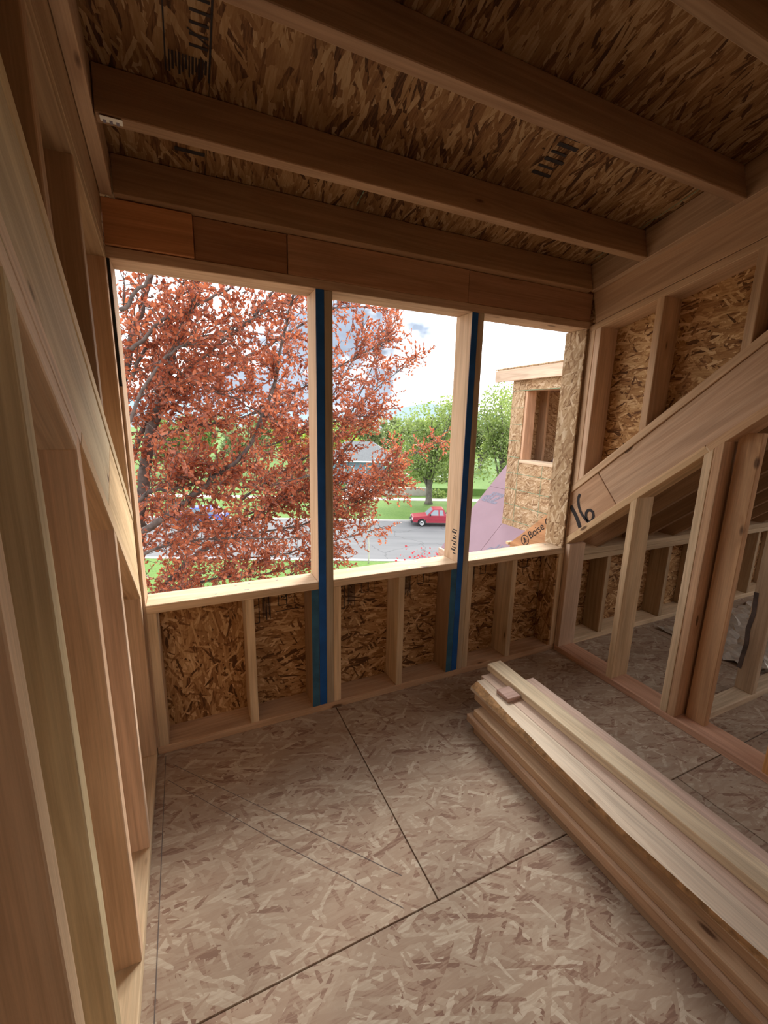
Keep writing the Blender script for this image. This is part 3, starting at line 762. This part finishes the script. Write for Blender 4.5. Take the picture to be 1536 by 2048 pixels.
def tube_mesh(name, paths, matname, sides=7):
    """tapering tubes through lists of (point, radius)"""
    V, Fq = [], []
    for path in paths:
        base = len(V)
        for i, (p, r) in enumerate(path):
            d = (path[min(i+1, len(path)-1)][0]-path[max(i-1, 0)][0]).normalized()
            a = d.cross(Vector((0.3, 1, .2))).normalized(); b = d.cross(a)
            for k_ in range(sides):
                an = 2*math.pi*k_/sides; V.append(p+a*(r*math.cos(an))+b*(r*math.sin(an)))
            if i:
                for k_ in range(sides):
                    Fq.append([base+(i-1)*sides+k_, base+(i-1)*sides+(k_+1) % sides, base+i*sides+(k_+1) % sides, base+i*sides+k_])
        Fq.append([base+k_ for k_ in range(sides)][::-1]); Fq.append([base+(len(path)-1)*sides+k_ for k_ in range(sides)])
    me = bpy.data.meshes.new(name); me.from_pydata([tuple(v) for v in V], [], Fq)
    me.polygons.foreach_set('use_smooth', [True]*len(me.polygons)); me.materials.append(MATS[matname])
    return me
def smooth_path(pts, n=5):
    out = []
    for i in range(len(pts)-1):
        p0, p1, p2, p3 = pts[max(i-1, 0)], pts[i], pts[i+1], pts[min(i+2, len(pts)-1)]
        for k_ in range(n):
            t = k_/n
            out.append(.5*((2*p1)+(p2-p0)*t+(2*p0-5*p1+4*p2-p3)*t*t+(3*p1-p0-3*p2+p3)*t**3))
    return out+[pts[-1]]
tr = random.Random(11)
def rv(s=1.): return Vector((tr.gauss(0, s), tr.gauss(0, s), tr.gauss(0, s)))

# --- copper beech close to the house
beech = tag(empty('copper_beech', (-1.9, 5.6, ZG)), 'copper-leaved beech tree just outside the first opening', 'tree')
BR = [  # (pixel polyline, distance of its two ends from the wall, radius of both ends, twig density)
    ([(255, 1400), (262, 1230), (272, 1100), (282, 1000), (298, 880), (330, 780), (352, 680), (395, 570), (430, 450)], 5.6, 5.0, .105, .028, 1.),
    ([(265, 1075), (330, 1036), (372, 1002), (425, 958), (490, 905), (540, 800), (565, 680), (600, 540)], 4.6, 4.2, .042, .010, 1.1),
    ([(290, 1260), (340, 1165), (420, 1090), (500, 1040), (560, 1000), (640, 955), (705, 880), (770, 800)], 5.4, 6.6, .052, .007, 1.1),
    ([(262, 1020), (300, 985), (360, 975), (430, 966), (520, 975), (620, 950)], 4.4, 4.6, .024, .005, 1.),
    ([(255, 960), (300, 830), (400, 760), (520, 700), (620, 640), (700, 612), (775, 622)], 5.5, 6.5, .036, .004, 1.),
    ([(480, 1000), (580, 935), (680, 868), (755, 775), (832, 714)], 6., 6.8, .020, .003, 1.),
    ([(420, 1050), (560, 1010), (660, 985), (740, 962), (800, 918), (890, 880)], 6., 6.4, .018, .003, .8),
    ([(470, 1070), (600, 1050), (680, 1020), (740, 985), (800, 905)], 5.6, 6., .016, .003, 1.3),
    ([(450, 1120), (560, 1110), (640, 1090), (700, 1072), (770, 1053)], 5.8, 6.3, .014, .003, .6),
    ([(205, 900), (250, 760), (270, 660), (300, 560), (320, 450)], 5., 4.6, .05, .02, 1.),
    ([(330, 780), (420, 700), (500, 640), (560, 560), (600, 470)], 5.2, 5., .026, .006, 1.),
    ([(298, 880), (400, 850), (500, 830), (600, 780), (700, 720), (778, 682)], 5.4, 6.4, .026, .003, 1.1),
    ([(320, 1190), (420, 1160), (520, 1150), (640, 1118)], 5., 5.4, .020, .004, 1.2),
    ([(280, 1190), (350, 1200), (450, 1235), (560, 1260)], 4.4, 4.8, .022, .005, 1.2),
    ([(260, 700), (330, 640), (420, 600), (500, 540), (560, 470)], 4., 4., .018, .004, .9),
    ([(240, 620), (290, 570), (350, 500), (400, 440)], 3.2, 3.2, .016, .004, .8),
    ([(250, 860), (310, 740), (370, 690), (460, 660), (540, 620)], 3.8, 4.2, .016, .004, .9),
    ([(262, 1120), (330, 1090), (400, 1080), (500, 1075), (600, 1080)], 3.9, 4.2, .018, .004, 1.),
    ([(560, 1000), (640, 900), (700, 830), (760, 700), (790, 640)], 6.4, 7., .016, .003, .55),
    ([(600, 860), (660, 800), (720, 700), (770, 660)], 6.2, 6.6, .010, .003, .6),
    ([(262, 760), (300, 690), (380, 760), (470, 800), (560, 850)], 4.3, 4.6, .016, .004, 1.),
    ([(440, 960), (520, 900), (600, 870), (680, 840), (760, 830)], 5.6, 6.2, .014, .003, 1.1),
    ([(560, 1160), (620, 1130), (680, 1110)], 5.4, 5.6, .010, .003, .7),
    ([(500, 940), (600, 1000), (690, 990), (760, 985), (800, 960)], 6.2, 6.4, .010, .003, 1.1),
]
LP, LD, LS, LZ = [], [], [], []
tw_paths = []
for pts, d0, d1, r0, r1, dens in BR:
    n = len(pts)
    W = [at(x, y, 1, d0+(d1-d0)*i/(n-1)) for i, (x, y) in enumerate(pts)]
    path = smooth_path(W, 5)
    m_ = len(path)
    rad = [1.25*(r0+(r1-r0)*(i/(m_-1))**.8)+.002 for i in range(m_)]
    new_obj('branch' if r0 < .09 else 'trunk', tube_mesh('limb', [[(p+rv(.012), r) for p, r in zip(path, rad)]], 'tree_bark', 8), beech)
    # twigs along the limb
    total = sum((path[i+1]-path[i]).length for i in range(m_-1))
    nt = int(total*20*dens)
    for _ in range(nt):
        u_ = tr.random()**.8; i = min(int(u_*(m_-1)), m_-2); p = path[i].lerp(path[i+1], tr.random())
        ax = (path[i+1]-path[i]).normalized()
        d = (ax*.6+rv(.62)+Vector((.10, 0, .18))).normalized()
        Lt = tr.uniform(.35, 1.15)*(1.08-.70*u_)
        sprays = []
        q = [p]; dd = d
        for s in range(5):
            dd = (dd+rv(.17)).normalized(); q.append(q[-1]+dd*Lt/5)
        if min(a.y for a in q) < 1.6: continue
        sprays.append(q)
        for s in range(int(Lt*7)):                        # finer side shoots
            a = tr.randint(1, 4); st = q[a].lerp(q[a+1], tr.random()); d2 = ((q[a+1]-q[a]).normalized()*.7+rv(.6)).normalized(); l2 = tr.uniform(.10, .34)
            sprays.append([st, st+d2*l2*.5+rv(.01), st+d2*l2+rv(.03)])
        for q in sprays:
            ns = len(q)-1
            tw_paths.append([(a, .0040*(1-k_/(ns+1))+.0008) for k_, a in enumerate(q)])
            ll = sum((q[k_+1]-q[k_]).length for k_ in range(ns))
            nl = int(ll*23)+2
            for k_ in range(nl):
                tt = (.25+.75*(k_+tr.random())/nl)*ns; a = min(int(tt), ns-1)
                pos = q[a].lerp(q[a+1], tt-a)
                ld = ((q[a+1]-q[a]).normalized()*.9+rv(.55)+Vector((0, 0, -.05)))
                LP.append(pos); LD.append(ld); LS.append(rv(1.)); LZ.append(tr.uniform(.042, .075))
print('beech leaves', len(LP))
new_obj('twigs', tube_mesh('twigs', tw_paths, 'tree_bark', 4), beech)['kind'] = 'stuff'
# the 300 leaves that show largest are single leaves, all others one mass
def in_view(p):
    d = p-CAM; z = d.dot(_f); x = 768+F_PX*d.dot(_r)/z; y = 1024-F_PX*d.dot(_u)/z
    return z > 0 and ((240 < x < 615 and 560 < y < 1170) or (672 < x < 900 and 620 < y < 1110))
order = sorted([i for i in range(len(LP)) if in_view(LP[i])], key=lambda i: (LP[i]-CAM).length/LZ[i])
big_ids = set(order[:300])
rest = [i for i in range(len(LP)) if i not in big_ids]
new_obj('foliage', leaf_mesh('foliage', [LP[i] for i in rest], [LD[i] for i in rest], [LS[i] for i in rest], [LZ[i] for i in rest], 'copper_leaf'), beech)['kind'] = 'stuff'
one = leaf_mesh('leaf', [(0, 0, 0)], [(1, 0, 0)], [(0, 1, 0)], [1.], 'copper_leaf')
for i in order[:300]:
    ex = LD[i].normalized(); ey = (LS[i]-ex*LS[i].dot(ex)).normalized(); ez = ex.cross(ey); s = LZ[i]
    Mx = Matrix.Identity(4)
    for k_ in range(3): Mx[k_][0], Mx[k_][1], Mx[k_][2], Mx[k_][3] = ex[k_]*s, ey[k_]*s, ez[k_]*s, LP[i][k_]
    new_obj('leaf', one, beech, None, None, Mx)

def far_tree(name, base, h_trunk, centre_z, rx, rz, n, size, matname, label, bark='green_bark', lean=0., lobes=9, sparse=1., r_trunk=.35, bare=False):
    """broad tree: trunk, forking limbs, crown of leaf clusters"""
    base = Vector(base)
    t = tag(empty(name, base), label, 'tree', 'trees across the street')
    rg = np.random.RandomState(int(abs(base.x*13+base.y*7)) % 9999)
    top = base+Vector((lean, 0, centre_z+rz*.5))
    p = [base, base+Vector((lean*.2, 0, h_trunk)), base+Vector((lean*.6, 0, centre_z)), top]
    path = smooth_path(p, 4); m_ = len(path)
    new_obj('trunk', tube_mesh('trunk', [[(q, r_trunk*(1.25 if i == 0 else 1)*(1-.85*i/(m_-1))) for i, q in enumerate(path)]], bark, 9), t)
    limbs, cl = [], []
    for k_ in range(lobes*2):
        u_ = rg.uniform(.25, .95); s = path[int(u_*(m_-1))]
        an = k_*2.4+rg.uniform(-.4, .4); el = rg.uniform(.1, .9)
        e = base+Vector((lean*.7+rx*.82*math.cos(an)*math.cos(el*.9), rx*.82*math.sin(an)*math.cos(el*.9), centre_z+rz*(rg.uniform(-.75, .85))))
        mid = s.lerp(e, .5)+Vector((0, 0, rz*.12))
        limbs.append([(q, r_trunk*.32*(1-.85*i/8)) for i, q in enumerate(smooth_path([s, mid, e], 4))])
        cl.append((e, rx*rg.uniform(.30, .48))); cl.append((mid, rx*rg.uniform(.25, .42)))
    new_obj('limbs', tube_mesh('limbs', limbs, bark, 5), t)
    P, Dd, Ss, Z = [], [], [], []
    for q in range(n):
        c_, r_ = cl[rg.randint(len(cl))]
        o_ = rg.normal(size=3); o_ /= np.linalg.norm(o_)+1e-9; o_ *= r_*rg.uniform(.25, 1.)**.5
        P.append((c_.x+o_[0], c_.y+o_[1], c_.z+o_[2]*.8*min(1.4, rz/rx))); Dd.append(rg.normal(size=3)+o_*.3); Ss.append(rg.normal(size=3)); Z.append(size*rg.uniform(.7, 1.4))
    new_obj('foliage', leaf_mesh('foliage', P, Dd, Ss, Z, matname), t)['kind'] = 'stuff'
    return t
def place(px, py, z=ZG): return at(px, py, 2, z)
def scale_at(p): return (p-CAM).dot(_f)/F_PX       # metres per pixel there
# the tree behind the pickup
b = place(857, 1009); s = scale_at(b)
far_tree('street_tree', (b.x, b.y, ZG+.08), 35*s, 112*s, 72*s, 88*s, 9000, .26, 'green_leaf', 'broad light green tree growing by the sidewalk behind the pickup', r_trunk=.42, lobes=11)
b = place(998, 1020); s = scale_at(b)
far_tree('street_tree', (b.x, b.y, ZG+.08), 60*s, 130*s, 60*s, 105*s, 8000, .24, 'green_leaf', 'tall green tree standing behind the purple roof', r_trunk=.40, lobes=11)
b = place(1016, 978); s = scale_at(b)
far_tree('street_tree', (b.x, b.y, ZG+.08), 80*s, 165*s, 34*s, 52*s, 2600, .24, 'yellow_leaf', 'thin yellowish tree rising above the others by the dormer', r_trunk=.25, lobes=10)
spec = [(700, 945, 58, 28, 40, 'yellow_leaf', 'yellow-green tree beside the blue house across the street', 4500), (905, 955, 70, 30, 50, 'green_leaf', 'green tree hidden partly by the second pair of studs', 3500),
        (958, 952, 72, 24, 50, 'grey_green_leaf', 'grey-green tree behind the purple roof', 3500), (585, 945, 62, 36, 46, 'yellow_leaf', 'yellow-green tree seen through the copper beech', 3000),
        (470, 950, 68, 36, 50, 'grey_green_leaf', 'grey-green tree seen through the copper beech', 3000), (350, 948, 66, 36, 50, 'green_leaf', 'green tree glimpsed through the beech near its trunk', 3000),
        (748, 925, 46, 22, 40, 'grey_green_leaf', 'grey-green half-leafed tree behind the blue house', 2600), (800, 922, 46, 20, 42, 'grey_green_leaf', 'hazy half-leafed tree between the house and the broad tree', 2800),
        (862, 930, 52, 20, 42, 'green_leaf', 'hazy green tree directly behind the broad sidewalk tree', 2800), (1010, 926, 46, 26, 40, 'green_leaf', 'green tree low behind the dormer corner', 2500),
        (650, 924, 48, 26, 42, 'green_leaf', 'green tree far behind the copper beech', 2500), (530, 922, 46, 26, 40, 'grey_green_leaf', 'far grey-green tree behind the beech branches', 2300),
        (410, 920, 46, 26, 40, 'green_leaf', 'far green tree behind the beech trunk', 2300),
        (722, 903, 30, 22, 32, 'grey_green_leaf', 'bare-looking tree in the farthest row by the house', 2200), (776, 897, 28, 20, 30, 'grey_green_leaf', 'bare-looking tall tree in the farthest row', 2200),
        (830, 905, 32, 20, 34, 'grey_green_leaf', 'hazy tree in the farthest row behind the broad tree', 2200), (930, 904, 32, 24, 32, 'green_leaf', 'green tree in the farthest row by the second studs', 2200)]
for px, py, ch, cw, chh, mt, lab, n in spec:
    b = place(px, py); s = scale_at(b)
    far_tree('background_tree', (b.x, b.y, ZG+.08), ch*.3*s, ch*s, cw*s, chh*s, n, .42 if py > 940 else .6, mt, lab, r_trunk=.4, lobes=8)
# hedge at the end of the retaining wall, low shrub
def shrub(name, c_, r_, n, size, matname, label):
    rg = np.random.RandomState(5); c_ = Vector(c_)
    t = tag(empty(name, c_), label, 'shrub')
    new_obj('stem', tube_mesh('stem', [[(c_, .05), (c_+Vector((0, 0, r_*.8)), .02)]], 'green_bark', 5), t)
    P = rg.normal(size=(n, 3)); P /= np.linalg.norm(P, axis=1)[:, None]; P *= (rg.rand(n)**.4*r_)[:, None]; P[:, 2] = np.abs(P[:, 2])*.75; P += np.array(c_)
    new_obj('foliage', leaf_mesh('foliage', P, rg.normal(size=(n, 3)), rg.normal(size=(n, 3)), np.full(n, size), matname), t)['kind'] = 'stuff'
b = place(874, 995); shrub('shrub', (b.x, b.y, ZG+.08), 1.3, 500, .22, 'green_leaf', 'round shrub at the end of the retaining wall')
# sapling on the near verge
b = place(737, 1128); s = scale_at(b)
sap = tag(empty('sapling', (b.x, b.y, ZG+.05)), 'slender pale sapling on the verge before the street', 'tree')
paths = [[(Vector((b.x+.02*math.sin(i), b.y, ZG+.05+i*.48*118*s/4.4)), .045*(1-i*.09)) for i in range(9)]]
hs = 118*s
new_obj('trunk', tube_mesh('trunk', paths, 'sapling_bark', 6), sap)
tw = []
for k_ in range(26):
    z0 = ZG+hs*(.55+.42*tr.random()); p0 = Vector((b.x, b.y, z0)); d = Vector((tr.uniform(-1, 1), tr.uniform(-1, 1), tr.uniform(.6, 1.6))).normalized()
    tw.append([(p0, .016), (p0+d*.4, .010), (p0+d*.8+rv(.06), .005)])
new_obj('twigs', tube_mesh('twigs', tw, 'sapling_bark', 4), sap)['kind'] = 'stuff'
# young crimson maple below the eave of the wing
b = at(884, 1112, 1, 9.)
mp = tag(empty('crimson_maple', (b.x, b.y, ZG)), 'crimson-leaved maple top showing beside the eave of the wing', 'tree')
new_obj('trunk', tube_mesh('trunk', [[(Vector((b.x, b.y, ZG)), .09), (Vector((b.x+.1, b.y, (ZG+b.z)/2)), .06), (b, .015)]], 'tree_bark', 6), mp)
rg = np.random.RandomState(3); n = 900
P = rg.normal(size=(n, 3))*np.array([.55, .55, .22])+np.array(b)-np.array([.0, 0, .42])
new_obj('foliage', leaf_mesh('foliage', P, rg.normal(size=(n, 3)), rg.normal(size=(n, 3)), rg.uniform(.06, .11, n), 'crimson_leaf'), mp)['kind'] = 'stuff'

# ------------------------------------------------------------------ vehicles
def wheel(parent, x, y, r, w_, name='wheel'):
    V, Fq = [], []
    n = 18; prof = [(.62*r, -w_/2), (r*.94, -w_/2), (r, -w_/2+.03), (r, w_/2-.03), (r*.94, w_/2), (.62*r, w_/2)]
    for i in range(n):
        a = 2*math.pi*i/n
        for rr, yy in prof: V.append((x+rr*math.cos(a), y+yy, r+rr*math.sin(a)))
    k_ = len(prof)
    for i in range(n):
        j = (i+1) % n
        for q in range(k_-1): Fq.append([i*k_+q, i*k_+q+1, j*k_+q+1, j*k_+q])
    wh = poly(name, parent, V, Fq, 'rubber', True); wh.matrix_parent_inverse = Matrix.Identity(4)
    V, Fq = [], []
    sg = -1 if y < 0 else 1
    for i in range(n):
        a = 2*math.pi*i/n
        for rr, yy in ((.66*r, sg*(w_/2-.02)), (.5*r, sg*(w_/2-.05)), (.22*r, sg*(w_/2-.005))): V.append((x+rr*math.cos(a), y+yy, r+rr*math.sin(a)))
    for i in range(n):
        j = (i+1) % n
        for q in range(2): Fq.append([i*3+q, i*3+q+1, j*3+q+1, j*3+q])
    Fq.append([i*3+2 for i in range(n)])
    h = poly('wheel_rim', wh, V, Fq, 'chrome', True); h.matrix_parent_inverse = Matrix.Identity(4)
def side_profile(name, parent, top, y0, y1, matname, wheels, r_arch, zbot, inset_top=0., xs=None):
    """body extruded across its width from a side outline with wheel arches"""
    out = []
    xa, xb = top[0][0], top[-1][0]
    out += top
    for wx in sorted(wheels, reverse=True):
        out.append((wx+r_arch, zbot))
        for i in range(1, 8):
            a = math.pi*i/8; out.append((wx+r_arch*math.cos(a), zbot+r_arch*.95*math.sin(a)))
        out.append((wx-r_arch, zbot))
    n = len(out)
    V = [(x, y0, z) for x, z in out]+[(x, y1, z) for x, z in out]
    Fq = [list(range(n)), list(range(n, 2*n))[::-1]]+[[i, n+i, n+(i+1) % n, (i+1) % n] for i in range(n)]
    o = poly(name, parent, V, Fq, matname); o.matrix_parent_inverse = Matrix.Identity(4)
    return o
def kid(o): o.matrix_parent_inverse = Matrix.Identity(4); return o
def cab(name, parent, xs, zs, yb, yt, matname):
    """tapered cabin from base corners (x front, x rear) to roof corners"""
    xf0, xf1, xr1, xr0 = xs; z0, z1 = zs
    V = [(xf0, -yb, z0), (xr0, -yb, z0), (xr0, yb, z0), (xf0, yb, z0), (xf1, -yt, z1), (xr1, -yt, z1), (xr1, yt, z1), (xf1, yt, z1)]
    xm_ = (xf1+xr1)/2
    V += [(xf1+.12, -yt*.9, z1+.03), (xr1-.1, -yt*.9, z1+.03), (xr1-.1, yt*.9, z1+.03), (xf1+.12, yt*.9, z1+.03)]
    return kid(poly(name, parent, V, [[0, 4, 5, 1], [1, 5, 6, 2], [2, 6, 7, 3], [3, 7, 4, 0], [4, 8, 9, 5], [5, 9, 10, 6], [6, 10, 11, 7], [7, 11, 8, 4], [8, 11, 10, 9], [0, 1, 2, 3]], matname))
def quad(name, parent, pts, matname): return kid(poly(name, parent, pts, [[0, 1, 2, 3]], matname))
def bx(name, parent, x, y, z, matname):
    V = [(a, b_, c_) for c_ in z for a, b_ in ((x[0], y[0]), (x[1], y[0]), (x[1], y[1]), (x[0], y[1]))]
    return kid(poly(name, parent, V, [[3, 2, 1, 0], [4, 5, 6, 7], [0, 1, 5, 4], [1, 2, 6, 5], [2, 3, 7, 6], [3, 0, 4, 7]], matname))
# red pickup parked at the far curb, nose towards the left end of the street; local x runs from nose to tail
pf = inv @ place(838.5, 1044.5)
truck = empty('pickup_truck')
truck.matrix_world = RO @ Matrix.Translation((pf.x-.80, -1.05, -.02))
tag(truck, 'red extended-cab pickup parked along the far curb', 'pickup truck')
HW = .82
top = [(.0, .42), (-.02, .62), (.03, .80), (.12, .86), (.75, .93), (1.32, .98), (3.05, .98), (3.06, 1.0), (5.0, 1.0), (5.02, .45)]
side_profile('body', truck, top, -HW, HW, 'red_paint', (.85, 3.80), .40, .36)
cab('cabin', truck, (1.28, 1.82, 2.78, 3.02), (.97, 1.56), .79, .64, 'red_paint')
quad('windshield', truck, [(1.33, -.70, 1.02), (1.80, -.57, 1.52), (1.80, .57, 1.52), (1.33, .70, 1.02)], 'car_glass').location.x = -.02
def side_glass(xa, xb, xc, xd, name='side_window'):
    for sg in (-1, 1):
        f_ = lambda z: sg*(.79-.15*(z-.97)/.59+.006)
        quad(name, truck, [(xa, f_(1.02), 1.02), (xb, f_(1.48), 1.48), (xc, f_(1.48), 1.48), (xd, f_(1.02), 1.02)], 'car_glass')
side_glass(1.52, 1.92, 2.28, 2.30); side_glass(2.40, 2.40, 2.68, 2.78)
quad('rear_window', truck, [(3.015, -.6, 1.05), (2.83, -.52, 1.5), (2.83, .52, 1.5), (3.015, .6, 1.05)], 'car_glass')
bx('bed_opening', truck, (3.12, 4.92), (-.70, .70), (.98, 1.004), 'dark_trim')
bx('bed_toolbox', truck, (3.2, 3.6), (-.55, .55), (1.0, 1.10), 'dark_trim')
bx('front_bumper', truck, (-.10, .06), (-.84, .84), (.34, .52), 'dark_trim')
bx('license_plate', truck, (-.112, -.098), (-.16, .16), (.38, .50), 'white_paint')
bx('grille', truck, (-.035, .01), (-.45, .45), (.56, .76), 'dark_trim')
for sg in (-1, 1):
    bx('headlight', truck, (-.03, .03), (sg*.66-.16, sg*.66+.16), (.58, .75), 'headlight')
    bx('mirror', truck, (1.52, 1.62), (sg*.92-.08, sg*.92+.08), (1.02, 1.16), 'dark_trim')
    bx('side_trim', truck, (.1, 4.95), (sg*(HW+.004)-.006, sg*(HW+.004)+.006), (.60, .635), 'dark_trim')
    bx('tail_light', truck, (5.0, 5.025), (sg*.74-.07, sg*.74+.07), (.66, .92), 'red_paint')
bx('rear_bumper', truck, (5.0, 5.14), (-.82, .82), (.40, .54), 'chrome')
for wx in (.85, 3.80):
    for sg in (-1, 1): wheel(truck, wx, sg*.71, .335, .22)
def car(name, px, py, z, label, matname, rz=0., suv=False):
    p = place(px, py, z)
    c_ = empty(name); c_.matrix_world = Matrix.Translation((p.x, p.y, z)) @ Matrix.Rotation(RA+rz, 4, 'Z')
    tag(c_, label, 'car', 'parked cars')
    h = 1.75 if suv else 1.42; zb_ = .98 if suv else .86
    side_profile('body', c_, [(.0, .4), (-.02, .65), (.15, .78), (1.15, zb_), (4.2, zb_), (4.45, .8), (4.5, .4)], -.86, .86, matname, (.9, 3.55), .38, .3)
    cab('cabin', c_, (1.0, 1.65, 3.5 if not suv else 4.1, 4.1 if not suv else 4.35), (zb_-.01, h-.03), .82, .64, matname)
    quad('windshield', c_, [(1.02, -.7, zb_+.04), (1.60, -.58, h-.1), (1.60, .58, h-.1), (1.02, .7, zb_+.04)], 'car_glass').location.x = -.03
    for sg in (-1, 1):
        f_ = lambda z_: sg*(.82-.18*(z_-zb_)/(h-zb_)+.008)
        quad('side_window', c_, [(1.35, f_(zb_+.05), zb_+.05), (1.8, f_(h-.12), h-.12), (3.4, f_(h-.12), h-.12), (3.8, f_(zb_+.05), zb_+.05)], 'car_glass')
    for wx in (.9, 3.55):
        for sg in (-1, 1): wheel(c_, wx, sg*.75, .33, .2)
    bx('front_bumper', c_, (-.08, .03), (-.84, .84), (.35, .52), 'dark_trim')
car('parked_car', 352, 1043, ZG-.02, 'blue car at the far curb glimpsed through the beech', 'blue_paint_car')
car('parked_car', 806, 960, ZG+.12, 'white sport utility car parked beyond the corner of the blue house', 'white_paint', .1, True)
car('parked_car', 838, 963, ZG+.95, 'white car parked beyond the raised lawn', 'white_paint', .15)

# ------------------------------------------------------------------ house across the street
hb = place(786, 970); s = scale_at(hb)
hs_ = empty('neighbour_house'); hs_.matrix_world = Matrix.Translation((hb.x, hb.y, ZG+.1)) @ Matrix.Rotation(RA, 4, 'Z')
tag(hs_, 'light blue house with a porch roof and white post across the street', 'house')
bx('wall', hs_, (-9, -1.2), (0, 5), (0, 3.4), 'house_blue')
kid(poly('roof', hs_, [(-10, -1, 3.3), (1.0, -1, 3.3), (1.0, 6, 3.3), (-10, 6, 3.3), (-7, 2.5, 5.9), (-3.0, 2.5, 5.9)], [[0, 1, 5, 4], [1, 2, 5], [2, 3, 4, 5], [3, 0, 4], [3, 2, 1, 0]], 'house_roof'))
bx('roof_edge', hs_, (-10, 1.02), (-1.06, -1.0), (3.18, 3.36), 'white_paint')
for px_ in (.6, -1.0): bx('porch_post', hs_, (px_-.11, px_+.11), (-.75, -.53), (0, 3.25), 'white_paint')
for i in range(2):
    f_ = bx('window', hs_, (-7+i*3, -5.6+i*3), (-.06, 0), (1.0, 2.5), 'white_paint'); kid(bx('pane', f_, (-6.9+i*3, -5.7+i*3), (-.08, -.055), (1.1, 2.4), 'car_glass'))
bx('door', hs_, (-1.19, -1.12), (2, 3), (0, 2.1), 'white_paint')
